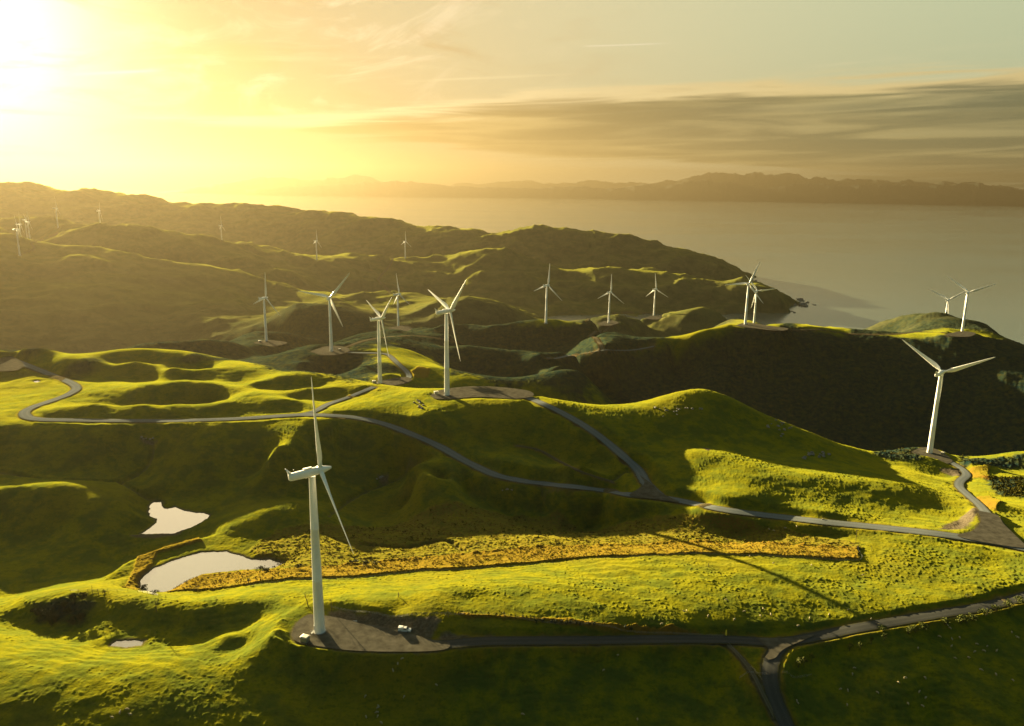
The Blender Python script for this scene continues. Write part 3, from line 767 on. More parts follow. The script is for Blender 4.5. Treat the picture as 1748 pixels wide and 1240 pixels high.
def np_mesh(name, co, quads, mat=None, smooth=False):
    me = bpy.data.meshes.new(name)
    co = np.asarray(co, np.float32); q = np.asarray(quads, np.int32); n = q.shape[1]
    me.vertices.add(len(co)); me.vertices.foreach_set('co', co.ravel())
    me.loops.add(q.size); me.loops.foreach_set('vertex_index', q.ravel())
    me.polygons.add(len(q)); me.polygons.foreach_set('loop_start', np.arange(0, q.size, n, dtype=np.int32))
    if smooth: me.polygons.foreach_set('use_smooth', np.ones(len(q), bool))
    me.update(calc_edges=True)
    if mat: me.materials.append(mat)
    return me


def new_mat(name):
    m = bpy.data.materials.new(name); m.use_nodes = True
    t = NT(m.node_tree)
    out = t.n('ShaderNodeOutputMaterial'); p = t.n('ShaderNodeBsdfPrincipled')
    t.link(p.outputs[0], out.inputs[0])
    return m, t, p


def simple_mat(name, col, rough=0.6, metal=0.0, var=0.12, scale=3.0, bump=0.0, spec=0.5):
    m, t, p = new_mat(name)
    tc = t.n('ShaderNodeTexCoord').outputs['Object']
    n = t.noise(tc, scale, 5, 0.6)
    f = t.lin(n, 0.25, 0.75, 1 - var, 1 + var)
    t.link(t.mix(1.0, (*col, 1), t.comb(f, f, f), 'MULTIPLY'), p.inputs['Base Color'])
    p.inputs['Roughness'].default_value = rough; p.inputs['Metallic'].default_value = metal
    p.inputs['Specular IOR Level'].default_value = spec
    if bump:
        b = t.n('ShaderNodeBump'); b.inputs['Strength'].default_value = bump; b.inputs['Distance'].default_value = 0.05
        t.link(n, b.inputs['Height']); t.link(b.outputs[0], p.inputs['Normal'])
    return m


# ------------------------------------------------------------------ ground material
def ground_material():
    m, t, p = new_mat('hill_country')
    pos = t.n('ShaderNodeNewGeometry').outputs['Position']
    def attr(n):
        return t.n('ShaderNodeAttribute', attribute_name=n).outputs['Fac']
    scrub, dry, dirt = attr('scrub'), attr('dry'), attr('dirt')
    n_big = t.noise(pos, 0.012, 4, 0.55)
    n_mid = t.noise(pos, 0.09, 5, 0.6)
    n_fine = t.noise(pos, 0.9, 4, 0.65)
    n_bush = t.noise(pos, 0.16, 6, 0.7)
    g = t.mix(t.ss(n_mid, 0.38, 0.62), (0.041, 0.062, 0.0100, 1), (0.122, 0.114, 0.0040, 1))
    g = t.mix(t.math('MULTIPLY', t.ss(n_big, 0.48, 0.66), 0.6), g, (0.130, 0.100, 0.006, 1))
    g = t.mix(t.math('MULTIPLY', t.ss(n_fine, 0.42, 0.72), 0.45), g, (0.028, 0.044, 0.0085, 1))
    n_p = t.noise(t.vmath('MULTIPLY', pos, (1.0, 1.6, 2.5)), 0.26, 6, 0.68)
    g = t.mix(t.math('MULTIPLY', t.ss(n_p, 0.50, 0.66), 0.55), g, (0.026, 0.036, 0.0055, 1))
    g = t.mix(t.math('MULTIPLY', t.ss(n_p, 0.47, 0.36), 0.30), g, (0.115, 0.092, 0.012, 1))
    s = t.mix(t.ss(n_bush, 0.38, 0.62), (0.008, 0.021, 0.020, 1), (0.034, 0.044, 0.019, 1))
    s = t.mix(t.math('MULTIPLY', t.ss(n_mid, 0.52, 0.70), 0.55), s, (0.072, 0.060, 0.014, 1))
    d = t.mix(t.ss(n_fine, 0.35, 0.65), (0.150, 0.076, 0.011, 1), (0.100, 0.056, 0.011, 1))
    d = t.mix(t.math('MULTIPLY', t.ss(n_mid, 0.5, 0.7), 0.4), d, (0.085, 0.072, 0.006, 1))
    e = t.mix(t.ss(n_fine, 0.4, 0.65), (0.062, 0.050, 0.032, 1), (0.105, 0.086, 0.056, 1))
    c = t.mix(scrub, g, s)
    rush = attr('rush')
    c = t.mix(t.math('MULTIPLY', rush, t.ss(n_fine, 0.30, 0.62)), c, (0.088, 0.054, 0.013, 1))
    c = t.mix(t.math('MULTIPLY', rush, t.ss(n_bush, 0.56, 0.70)), c, (0.045, 0.050, 0.006, 1))
    fh = t.mix(t.ss(t.noise(pos, 0.02, 6, 0.65), 0.38, 0.62), (0.040, 0.048, 0.024, 1), (0.095, 0.088, 0.036, 1))
    c = t.mix(t.math('MULTIPLY', attr('farhill'), 0.85), c, fh)
    c = t.mix(dry, c, d)
    c = t.mix(dirt, c, e)
    t.link(c, p.inputs['Base Color'])
    p.inputs['Roughness'].default_value = 1.0
    p.inputs['Specular IOR Level'].default_value = 0.0
    t.link(t.math('MULTIPLY', t.math('SUBTRACT', 1.0, t.math('MAXIMUM', scrub, dirt)), 0.13), p.inputs['Sheen Weight'])
    p.inputs['Sheen Roughness'].default_value = 0.55
    p.inputs['Sheen Tint'].default_value = (0.80, 0.80, 0.05, 1)
    b = t.n('ShaderNodeBump'); b.inputs['Distance'].default_value = 1.0; b.inputs['Strength'].default_value = 0.55
    hgt = t.math('ADD', t.math('MULTIPLY', n_fine, 0.30), t.math('MULTIPLY', t.math('MULTIPLY', n_bush, scrub), 1.6))
    t.link(hgt, b.inputs['Height']); t.link(b.outputs[0], p.inputs['Normal'])
    return m


def build_ground():
    nr, nc = GX.shape
    GZ[:] = np.where(d_all > 5500, np.maximum(GZ, -60), GZ)
    co = np.stack([GX, GY, GZ], -1).reshape(-1, 3)
    i = np.arange(nr * nc).reshape(nr, nc)
    i = np.concatenate([i, i[:, :1]], 1)
    q = np.stack([i[:-1, :-1], i[1:, :-1], i[1:, 1:], i[:-1, 1:]], -1).reshape(-1, 4)[:, ::-1]
    me = np_mesh('ground', co, q, ground_material(), True)
    me.polygons.foreach_set('use_smooth', np.ones(len(q), bool))
    for nme, a in (('scrub', SCRUB), ('dry', DRY), ('dirt', DIRT), ('rush', RUSH), ('farhill', sstep(d_all, 1250, 1900))):
        at = me.attributes.new(nme, 'FLOAT', 'POINT'); at.data.foreach_set('value', np.clip(a, 0, 1).ravel().astype(np.float32))
    o = link(bpy.data.objects.new('ground', me)); tag(o, kind='structure')
    if me.polygons[len(me.polygons) // 2].normal.z < 0: me.flip_normals()


build_ground()



def road_mat(name, a, b, verge):
    """gravel with two pale wheel tracks, a darker crown and ragged grassy edges"""
    m, t, p = new_mat(name)
    pos = t.n('ShaderNodeNewGeometry').outputs['Position']
    ac = t.math('ABSOLUTE', t.n('ShaderNodeAttribute', attribute_name='across').outputs['Fac'])
    n1 = t.noise(pos, 0.35, 5, 0.65); n2 = t.noise(pos, 2.2, 3, 0.6)
    q = t.math('DIVIDE', t.math('SUBTRACT', ac, 0.42), 0.16)
    rut = t.math('EXPONENT', t.math('MULTIPLY', t.math('MULTIPLY', q, q), -1.0))
    c = t.mix(t.math('MULTIPLY', rut, t.lin(n1, 0.3, 0.7, 0.25, 0.9)), a, b)
    c = t.mix(t.math('MULTIPLY', t.ss(n2, 0.45, 0.7), 0.35), c, tuple(0.6 * v for v in a[:3]) + (1,))
    edge = t.ss(t.math('ADD', ac, t.math('MULTIPLY', t.math('SUBTRACT', n2, 0.5), 0.7)), 0.80, 0.98)
    c = t.mix(t.math('MULTIPLY', edge, 0.85), c, verge)
    t.link(c, p.inputs['Base Color'])
    p.inputs['Roughness'].default_value = 1.0; p.inputs['Specular IOR Level'].default_value = 0.0
    return m


M_ROAD_SHADE = road_mat('road_gravel_shade', (0.110, 0.122, 0.122, 1), (0.150, 0.160, 0.154, 1), (0.060, 0.056, 0.012, 1))  # gravel colour lightened and cooled for the roads lying in shade
M_ROAD_LIT = road_mat('road_gravel_lit', (0.046, 0.047, 0.043, 1), (0.066, 0.066, 0.058, 1), (0.050, 0.046, 0.010, 1))  # same gravel, colour darkened to hold down the sunlit near roads
M_TRACK = road_mat('pale_clay_track', (0.085, 0.072, 0.045, 1), (0.130, 0.108, 0.066, 1), (0.050, 0.046, 0.012, 1))
M_PAD = simple_mat('pad_gravel', (0.075, 0.068, 0.050), 0.92, var=0.45, scale=0.28, bump=0.15, spec=0.0)
for k, (nm, hw, C, z) in enumerate(road_geo):
    T_ = np.gradient(C, axis=0); T_ /= np.linalg.norm(T_, axis=1)[:, None] + 1e-9
    N_ = np.stack([T_[:, 1], -T_[:, 0]], 1)
    offs = np.array([-1, -0.72, -0.42, 0, 0.42, 0.72, 1.0]); cam_h = np.array([-0.07, 0.0, 0.01, 0.06, 0.01, 0.0, -0.07])
    ed = hw * (1 + 0.07 * fbm(np.arange(len(C)) / 3.0, np.full(len(C), k * 7.3), 2))
    co = np.concatenate([np.stack([C[:, 0] + N_[:, 0] * o * ed, C[:, 1] + N_[:, 1] * o * ed, z + h + 0.012 * k], 1)[:, None] for o, h in zip(offs, cam_h)], 1)
    n = len(C); ii = np.arange(n * 7).reshape(n, 7)
    q = np.stack([ii[:-1, :-1], ii[:-1, 1:], ii[1:, 1:], ii[1:, :-1]], -1).reshape(-1, 4)
    me = np_mesh(nm, co.reshape(-1, 3), q, (M_ROAD_LIT if k < 2 else M_ROAD_SHADE) if nm == 'road' else M_TRACK, True)
    if me.polygons[0].normal.z < 0: me.flip_normals()
    at = me.attributes.new('across', 'FLOAT', 'POINT'); at.data.foreach_set('value', np.tile(offs, n).astype(np.float32))
    tag(link(bpy.data.objects.new(nm, me)), kind='structure')
for k, (nm, P, z, dd) in enumerate(pad_geo):
    C = catmull(list(P) + [P[0]], 1.2)[:-1]
    me = bpy.data.meshes.new(nm)
    me.from_pydata([(x, y, z + 0.09 + 0.012 * k) for x, y in C], [], [list(range(len(C)))])
    if me.polygons[0].normal.z < 0: me.flip_normals()
    me.materials.append(M_PAD)
    tag(link(bpy.data.objects.new(nm, me)), kind='structure')


def water_material(name, col, rough, bscale, bstr, bdist):
    m, t, p = new_mat(name)
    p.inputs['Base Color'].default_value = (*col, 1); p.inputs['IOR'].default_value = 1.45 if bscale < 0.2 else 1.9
    pos = t.n('ShaderNodeNewGeometry').outputs['Position']
    st = t.vmath('MULTIPLY', pos, (1.0, 2.2, 1.0))
    slick = t.ss(t.noise(t.vmath('MULTIPLY', pos, (0.25, 1.0, 1.0)), 0.0012 if bscale < 0.2 else 0.05, 4, 0.6), 0.42, 0.60)
    t.link(t.lin(slick, 0, 1, rough * 0.88, rough * 1.12), p.inputs['Roughness'])
    b = t.n('ShaderNodeBump'); b.inputs['Distance'].default_value = bdist
    t.link(t.lin(slick, 0, 1, bstr * 0.5, bstr), b.inputs['Strength'])
    t.link(t.math('ADD', t.noise(st, bscale, 3, 0.6), t.math('MULTIPLY', t.noise(st, bscale * 6, 2, 0.5), 0.25)), b.inputs['Height'])
    t.link(b.outputs[0], p.inputs['Normal'])
    return m


M_SEA = water_material('sea_water', (0.080, 0.100, 0.078), 0.17, 0.02, 0.007, 3.0)
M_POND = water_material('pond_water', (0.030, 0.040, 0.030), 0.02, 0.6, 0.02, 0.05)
me = bpy.data.meshes.new('sea')
me.from_pydata([(-39000, -9500, 0), (39000, -9500, 0), (39000, 43500, 0), (-39000, 43500, 0)], [], [(0, 1, 2, 3)])
me.materials.append(M_SEA)
tag(link(bpy.data.objects.new('sea', me)), kind='structure')
for P, z in pond_geo:
    c = np.mean(P, 0)
    me = bpy.data.meshes.new('pond')
    Q = [c + (np.array(p) - c) * (1 + 4.0 / (np.linalg.norm(np.array(p) - c) + 1e-6)) for p in P]
    me.from_pydata([(x, y, z) for x, y in Q], [], [list(range(len(Q)))])
    if me.polygons[0].normal.z < 0: me.flip_normals()
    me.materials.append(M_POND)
    tag(link(bpy.data.objects.new('pond', me)), kind='structure')


# ------------------------------------------------------------------ mountains across the strait
def mountains():
    prof = [   # crest lines: distance, half depth, points
        (30900, 1100, "420,326 440,324 480,319 540,318 600,314 640,311 680,310 720,312 770,318 830,320 900,322 960,319 990,318 1040,322 1080,318 1100,315 1130,318 1180,309 1230,311 1280,317 1310,322 1350,316 1400,313 1450,318 1500,316 1560,318 1620,316 1660,312 1700,318 1748,326 1830,322 1950,312 2050,335"),
        (35500, 1900, "180,335 260,330 300,325 340,318 400,310 440,304 470,301 500,305 540,309 570,303 600,300 625,302 660,312 700,320 740,328 800,333 900,334 1000,332 1060,322 1120,312 1150,308 1180,304 1205,298 1235,295 1260,293 1290,297 1320,296 1345,294 1370,300 1420,305 1450,308 1480,304 1510,310 1545,306 1580,312 1620,309 1660,313 1700,318 1748,324 1850,310 2000,330"),
        (40500, 1500, "600,330 700,330 760,318 790,311 820,315 870,309 900,308 930,313 980,312 1010,307 1050,313 1080,310 1110,316 1160,322 1300,320 1500,320 1748,330"),
    ]
    m, t, p = new_mat('far_mountain')
    pos = t.n('ShaderNodeNewGeometry').outputs['Position']
    n = t.noise(pos, 0.0012, 6, 0.6)
    t.link(t.mix(t.ss(n, 0.35, 0.65), (0.016, 0.024, 0.018, 1), (0.026, 0.034, 0.024, 1)), p.inputs['Base Color'])
    p.inputs['Roughness'].default_value = 0.95; p.inputs['Specular IOR Level'].default_value = 0.1
    for D, hd, s in prof:
        P = np.array([(ray(px, py)[0], EYE + D * ray(px, py)[1]) for px, py in ppx(s)])
        az = np.linspace(P[0, 0], P[-1, 0], 900)
        cz = np.interp(az, P[:, 0], P[:, 1]); cz = smooth1(cz, 3) * (1 + 0.15 * fbm(az * 70, az * 0 + D / 900.0, 4)) + 0
        u = np.linspace(-1, 1, 80)
        AZm, U = np.meshgrid(az, u)
        wig = 0.35 * fbm(AZm * 30, AZm * 0 + D, 3)
        d = D + hd * (U + wig)
        x, y = d * np.sin(AZm), d * np.cos(AZm)
        rg = ridged(x / 1500.0, y / 1500.0, 4)
        shape = 1 - np.abs(U) ** 1.25
        wgt = np.abs(U) * (1 - np.abs(U)) * 4
        z = cz[None, :] * shape + (rg - 0.9) * 0.10 * cz[None, :].clip(60) * wgt - 60 * np.abs(U) ** 3
        z += 0.02 * cz[None, :].clip(80) * (ridged(x / 420.0, y / 420.0, 3) - 0.9)
        co = np.stack([x, y, z], -1).reshape(-1, 3)
        ii = np.arange(x.size).reshape(x.shape)
        q = np.stack([ii[:-1, :-1], ii[:-1, 1:], ii[1:, 1:], ii[1:, :-1]], -1).reshape(-1, 4)
        me = np_mesh('mountains', co, q, m, True)
        if me.polygons[len(me.polygons) // 2].normal.z < 0: me.flip_normals()
        tag(link(bpy.data.objects.new('mountains', me)), kind='structure')


mountains()


# ------------------------------------------------------------------ haze
def haze():
    x0, x1, y0, y1, z0, z1 = -40000, 40000, -10000, 46000, -62.0, 1450.0
    v = [(x, y, z) for x in (x0, x1) for y in (y0, y1) for z in (z0, z1)]
    f = [(0, 1, 3, 2), (4, 6, 7, 5), (0, 4, 5, 1), (2, 3, 7, 6), (0, 2, 6, 4), (1, 5, 7, 3)]
    me = bpy.data.meshes.new('haze'); me.from_pydata(v, [], f)
    m = bpy.data.materials.new('sea_haze'); m.use_nodes = True
    t = NT(m.node_tree)
    out = t.n('ShaderNodeOutputMaterial'); pv = t.n('ShaderNodeVolumePrincipled')
    pv.inputs['Color'].default_value = (0.100, 0.081, 0.049, 1)
    pv.inputs['Density'].default_value = HAZE_DENSITY
    pv.inputs['Anisotropy'].default_value = 0.63
    t.link(pv.outputs[0], out.inputs['Volume'])
    me.materials.append(m)
    tag(link(bpy.data.objects.new('haze', me)), kind='stuff')


HAZE_DENSITY = 5.2e-5
haze()

# ------------------------------------------------------------------ shape helpers
class MB:
    """collects shapes and builds ONE mesh object"""
    def __init__(s): s.bm = bmesh.new()
    def ring_loft(s, rings, close=True, cap=True):
        vs = [[s.bm.verts.new(p) for p in r] for r in rings]
        n = len(vs[0])
        for a, b in zip(vs[:-1], vs[1:]):
            for i in range(n if close else n - 1):
                j = (i + 1) % n
                try: s.bm.faces.new((a[i], a[j], b[j], b[i]))
                except ValueError: pass
        if cap:
            for r in (vs[0][::-1], vs[-1]):
                try: s.bm.faces.new(r)
                except ValueError: pass
        return s
    def tube(s, pts, radii, seg=8):
        rings = []
        pts = [Vector(p) for p in pts]
        for k, p in enumerate(pts):
            d = (pts[min(k + 1, len(pts) - 1)] - pts[max(k - 1, 0)]).normalized()
            a = d.orthogonal().normalized() if abs(d.z) < 0.9 else Vector((1, 0, 0))
            a = (a - d * a.dot(d)).normalized(); b = d.cross(a)
            rings.append([p + (a * math.cos(2 * math.pi * i / seg) + b * math.sin(2 * math.pi * i / seg)) * radii[k] for i in range(seg)])
        return s.ring_loft(rings)
    def box(s, cx, cy, cz, sx, sy, sz, bev=0.0):
        r = bmesh.ops.create_cube(s.bm, size=1.0)
        for v in r['verts']:
            v.co = Vector((cx + v.co.x * sx, cy + v.co.y * sy, cz + v.co.z * sz))
        if bev:
            ed = list({e for v in r['verts'] for e in v.link_edges})
            bmesh.ops.bevel(s.bm, geom=ed, offset=bev, segments=2, affect='EDGES', profile=0.6)
        return s
    def lathe(s, prof, seg=24, axis='Z'):
        rings = []
        for r, h in prof:
            c = [(r * math.cos(2 * math.pi * i / seg), r * math.sin(2 * math.pi * i / seg), h) for i in range(seg)]
            if axis == 'Y': c = [(a, z_, -b) for a, b, z_ in c]
            rings.append(c)
        return s.ring_loft(rings)
    def blob(s, c, r, seed=0, sub=2, sq=(1, 1, 1), rough=0.25):
        g = bmesh.ops.create_icosphere(s.bm, subdivisions=sub, radius=1.0)
        rnd = random.Random(seed)
        ph = [rnd.uniform(0, 6.28) for _ in range(6)]
        for v in g['verts']:
            p = v.co.copy()
            k = 1 + rough * (math.sin(3.1 * p.x + ph[0]) * math.cos(2.7 * p.y + ph[1]) + 0.6 * math.sin(5.3 * p.z + ph[2] + 3 * p.x) + 0.4 * math.sin(7 * p.y + ph[3]))
            v.co = Vector((c[0] + p.x * r * sq[0] * k, c[1] + p.y * r * sq[1] * k, c[2] + p.z * r * sq[2] * k))
        return s
    def mesh(s, name, mat, smooth=True, angle=None):
        me = bpy.data.meshes.new(name)
        bmesh.ops.recalc_face_normals(s.bm, faces=s.bm.faces)
        s.bm.to_mesh(me); s.bm.free()
        if mat: me.materials.append(mat)
        if smooth:
            me.polygons.foreach_set('use_smooth', np.ones(len(me.polygons), bool))
            if angle is not None and hasattr(me, 'set_sharp_from_angle'): me.set_sharp_from_angle(angle=R(angle))
        return me
    def build(s, name, mat, parent=None, smooth=True, angle=40):
        return link(bpy.data.objects.new(name, s.mesh(name, mat, smooth, angle)), parent)


def empty(name, loc, rz=0.0, label=None, cat=None, group=None):
    o = link(bpy.data.objects.new(name, None))
    o.location = loc; o.rotation_euler = (0, 0, rz); o.empty_display_size = 1
    return tag(o, label, cat, group)


def copy_tree(o, parent=None):
    c = o.copy(); COL.objects.link(c)
    if parent is not None:
        c.parent = parent
    for ch in list(o.children):
        copy_tree(ch, c)
    return c


M_WHITE = simple_mat('turbine_paint', (0.80, 0.79, 0.75), 0.42, var=0.07, scale=0.35, spec=0.35)
M_WHITE2 = simple_mat('blade_gelcoat', (0.80, 0.79, 0.75), 0.36, var=0.05, scale=0.2, spec=0.4)
M_GREY = simple_mat('grey_steel', (0.26, 0.27, 0.26), 0.5, metal=0.3, var=0.15, scale=1.0)
M_CONC = simple_mat('concrete', (0.30, 0.29, 0.26), 0.9, var=0.2, scale=1.2, bump=0.2, spec=0.1)
M_KIOSK = simple_mat('kiosk_cream', (0.16, 0.17, 0.13), 0.6, var=0.12, scale=1.0)
M_ROOF = simple_mat('kiosk_roof', (0.42, 0.39, 0.29), 0.6, var=0.1, scale=1.0)
M_WOOD = simple_mat('weathered_wood', (0.085, 0.066, 0.045), 0.9, var=0.3, scale=4.0, spec=0.1)
M_ROCK = simple_mat('grey_rock', (0.170, 0.160, 0.135), 0.95, var=0.4, scale=1.3, bump=0.5, spec=0.1)
M_WOOL = simple_mat('wool', (0.27, 0.23, 0.14), 0.95, var=0.15, scale=6.0, spec=0.05)
M_LEAFD = simple_mat('dark_leaves', (0.020, 0.028, 0.008), 0.8, var=0.5, scale=1.5, spec=0.1)
M_LEAFL = simple_mat('olive_leaves', (0.070, 0.080, 0.010), 0.8, var=0.5, scale=1.5, spec=0.1)
M_BARK = simple_mat('bark', (0.050, 0.042, 0.030), 0.9, var=0.3, scale=5.0, spec=0.1)
M_GLASS = simple_mat('dark_glass', (0.010, 0.012, 0.014), 0.05, var=0.0)
M_TYRE = simple_mat('tyre', (0.015, 0.015, 0.015), 0.8, var=0.1)
M_TRUCK = simple_mat('truck_paint', (0.62, 0.62, 0.58), 0.25, var=0.04, spec=0.5)
M_MARK = simple_mat('yellow_marker', (0.62, 0.48, 0.03), 0.6, var=0.08)

# ------------------------------------------------------------------ wind turbines
HUB_H, BLADE = 67.0, 40.0
NOSE_TILT = R(5.0)


def airfoil(ch, th, n=14):
    """closed section, chord along x from -0.3 to 0.7, thickness along y"""
    out = []
    for i in range(n):
        a = 2 * math.pi * i / n
        x = 0.5 * (1 - math.cos(a))
        yt = th * (2.969 * math.sqrt(max(x, 0)) - 1.26 * x - 3.516 * x * x + 2.843 * x ** 3 - 1.036 * x ** 4) * 0.5
        out.append(((x - 0.3) * ch, (yt if a <= math.pi else -yt) * ch * 1.0))
    return out


def blade_mesh():
    st = [(1.0, 1.75, 1.0, 0), (2.4, 1.75, 1.0, 0), (4.0, 2.3, 0.70, 15), (6.0, 3.2, 0.45, 14), (8.5, 3.7, 0.34, 12), (12, 3.4, 0.28, 9.5), (17, 2.85, 0.25, 6.5),
          (23, 2.25, 0.22, 4), (29, 1.70, 0.20, 2), (34, 1.25, 0.19, 1), (37.5, 0.9, 0.18, 0.5), (39.3, 0.50, 0.16, 0), (40.0, 0.12, 0.16, 0)]
    rings = []
    for r, ch, th, tw in st:
        tw = R(tw + 3)
        if th > 0.99:
            sec = [(0.5 * ch * math.cos(math.pi - 2 * math.pi * i / 14), 0.5 * ch * math.sin(2 * math.pi * i / 14)) for i in range(14)]
        else:
            sec = airfoil(ch, th)
        pre = 0.0012 * r * r
        rings.append([(x * math.cos(tw) - y * math.sin(tw), x * math.sin(tw) + y * math.cos(tw) + pre * 0.35, r) for x, y in sec])
    return MB().ring_loft(rings).mesh('blade', M_WHITE2, True, 50)


def tower_mesh():
    return MB().lathe([(2.12, 0), (2.12, 0.4), (2.04, 6), (1.84, 22.4), (1.86, 22.45), (1.86, 22.65), (1.84, 22.7), (1.55, 44), (1.57, 44.05), (1.57, 44.25), (1.55, 44.3), (1.22, 64.6), (1.22, 65.3)], 32).mesh('tower', M_WHITE, True, 40)


def nacelle_mesh():
    rings = []
    for y, w, hgt, dz in ((-8.7, 1.00, 1.05, 0.05), (-8.45, 1.28, 1.32, 0.0), (-7.6, 1.42, 1.46, 0.0), (-3.0, 1.52, 1.56, 0.0), (0.8, 1.52, 1.56, 0.0), (1.9, 1.42, 1.46, 0), (2.1, 1.32, 1.36, 0)):
        r = []
        for i in range(28):
            a = 2 * math.pi * i / 28
            c, s_ = math.cos(a), math.sin(a)
            e = 0.82
            r.append((math.copysign(abs(c) ** e, c) * w, y, math.copysign(abs(s_) ** e, s_) * hgt + dz))
        rings.append(r)
    return MB().ring_loft(rings).mesh('nacelle', M_WHITE, True, 40)


def make_turbine():
    root = empty('wind_turbine', (0, 0, 0))
    fnd = MB().lathe([(3.6, -1.5), (3.6, 0.12), (3.45, 0.25), (2.5, 0.30), (2.5, 0.45)], 28).build('foundation', M_CONC, root)
    tw = link(bpy.data.objects.new('tower', tower_mesh()), root)
    dm = MB().box(0, -2.08, 2.3, 0.95, 0.16, 2.2, 0.05).build('door', M_GREY, tw)
    st = MB()
    for k in range(5): st.box(0, -2.4 - 0.28 * k, 1.05 - 0.2 * k, 1.1, 0.28, 0.06)
    st.box(0.52, -3.0, 1.3, 0.05, 1.3, 0.05).box(-0.52, -3.0, 1.3, 0.05, 1.3, 0.05)
    for sx in (-0.52, 0.52): st.box(sx, -3.55, 0.75, 0.05, 0.05, 1.1).box(sx, -2.45, 1.15, 0.05, 0.05, 0.5)
    st.build('stairs', M_GREY, root)
    nc = link(bpy.data.objects.new('nacelle', nacelle_mesh()), root)
    nc.location = (0, 0, HUB_H); nc.rotation_euler = (NOSE_TILT, 0, 0)
    MB().box(0, -1.4, 1.86, 1.5, 3.2, 0.34, 0.12).build('hatch', M_WHITE, nc)
    MB().ring_loft([[(-1.0, -8.6, 0.9), (1.0, -8.6, 0.9), (1.0, -7.4, 1.3), (-1.0, -7.4, 1.3)], [(-0.85, -9.0, 2.6), (0.85, -9.0, 2.6), (0.85, -8.4, 2.62), (-0.85, -8.4, 2.62)],
                    [(-0.30, -9.5, 3.7), (0.30, -9.5, 3.7), (0.30, -9.25, 3.7), (-0.30, -9.25, 3.7)]]).build('wind_vane_fin', M_WHITE, nc, smooth=False)
    MB().tube([(0.7, -6.6, 1.5), (0.7, -6.6, 2.9)], [0.05, 0.04], 6).tube([(0.45, -6.6, 2.9), (0.95, -6.6, 2.9)], [0.09, 0.09], 6).build('sensor_mast', M_GREY, nc)
    hb = MB().lathe([(1.30, -1.25), (1.50, -1.05), (1.62, 0.0), (1.50, 1.05), (1.32, 1.5), (1.02, 2.6), (0.70, 3.6), (0.50, 4.2), (0.30, 4.42), (0.04, 4.5)], 28, 'Y').build('hub', M_WHITE, root)
    hb.location = (0, 3.3 * math.cos(NOSE_TILT), HUB_H + 3.3 * math.sin(NOSE_TILT)); hb.rotation_euler = (NOSE_TILT, 0, 0)
    bm_ = blade_mesh()
    for k in range(3):
        b = link(bpy.data.objects.new('blade', bm_), hb)
        b.rotation_euler = (0, R(120 * k), 0)
    return root


TURB = [  # foot pixel, distance, yaw of the nose (deg clockwise from view), rotor phase (deg, clockwise seen by the eye), label
    (546, 1079, 279, 61, 5, 'largest white wind turbine, standing on the gravel pad in front of the ponds'),
    (763, 672, 580, 58, 47, 'white wind turbine standing on the grassy hilltop pad in the middle of the view'),
    (649, 655, 768, 57, 50, 'white wind turbine beside the curving road, just behind the central hilltop one'),
    (566, 600, 946, 2, 40, 'white wind turbine on a round gravel pad above dark scrub, its rotor facing the view'),
    (455, 584, 1206, 38, 9, 'white wind turbine beside a small white kiosk on the scrubby ridge behind the bright dunes'),
    (680, 560, 1438, 55, -8, 'small white wind turbine on the dark ridge between the two near central turbines'),
    (932, 551, 1340, 45, 8, 'white wind turbine alone on the dark mid ridge below the pale beach road'),
    (1039, 551, 1627, 42, 3, 'small white wind turbine in front of the dark curved bay'),
    (1116, 542, 1896, 48, -5, 'small white wind turbine at the dark knoll right of the curved bay'),
    (1272, 556, 1282, 30, 22, 'taller front turbine of the overlapping pair on the lit ridge end'),
    (1287, 553, 1600, 40, 78, 'shorter rear turbine of the overlapping pair on the lit ridge end'),
    (1587, 772, 678, 50, 62, 'large leaning looking white wind turbine against the black shaded hillside'),
    (1610, 571, 1692, 45, 54, 'shorter rear turbine of the pair on the ridge above the sea'),
    (1642, 570, 1421, 40, 65, 'taller front turbine of the pair on the ridge above the sea'),
    (692, 441, 3080, 45, 4, 'tiny wind turbine at the top of the pale zigzag track on the far ridge'),
    (541, 443, 2851, 50, 8, 'tiny wind turbine in golden haze on the far ridge, left of the zigzag track'),
    (379, 414, 3290, 50, 3, 'tiny hazy wind turbine alone on the long far slope'),
    (172, 392, 3398, 50, 35, 'tiny hazy wind turbine with a slanting blade on the far left skyline slope'),
    (100, 396, 3158, 50, 0, 'hazy wind turbine right of the close cluster on the far left knoll'),
    (34, 438, 2344, 50, -20, 'nearest turbine of the hazy cluster on the far left knoll'),
    (38, 423, 2643, 50, 20, 'second turbine of the hazy cluster, just behind its nearest one'),
    (47, 410, 3201, 50, 60, 'farthest turbine of the hazy cluster on the far left knoll'),
    (52, 416, 2849, 50, 5, 'rightmost turbine of the hazy cluster on the far left knoll'),
]
proto = make_turbine()
for i, (px, py, D, yaw, ph, lab) in enumerate(TURB):
    o = proto if i == 0 else copy_tree(proto)
    az, t = ray(px, py)
    x, y = D * math.sin(az), D * math.cos(az)
    zt = EYE + D * t; zg = grid_z(x, y)
    o.location = (x, y, zg if zg > zt - 9 else zt - 9)
    if abs(zg - zt) > 2: print('turbine', i, 'ground off by', round(zg - zt, 1))
    o.rotation_euler = (0, 0, R(-yaw))
    tag(o, lab, 'wind turbine', 'wind turbines on the hills')
    for ch in o.children:
        if ch.name.startswith('hub'):
            ch.rotation_mode = 'XYZ'
            ch.matrix_local = Matrix.Translation((0, 3.3 * math.cos(NOSE_TILT), HUB_H + 3.3 * math.sin(NOSE_TILT))) @ Matrix.Rotation(NOSE_TILT, 4, 'X') @ Matrix.Rotation(R(ph), 4, 'Y') @ Matrix.Scale(0.94 if i == 0 else 1.0, 4)


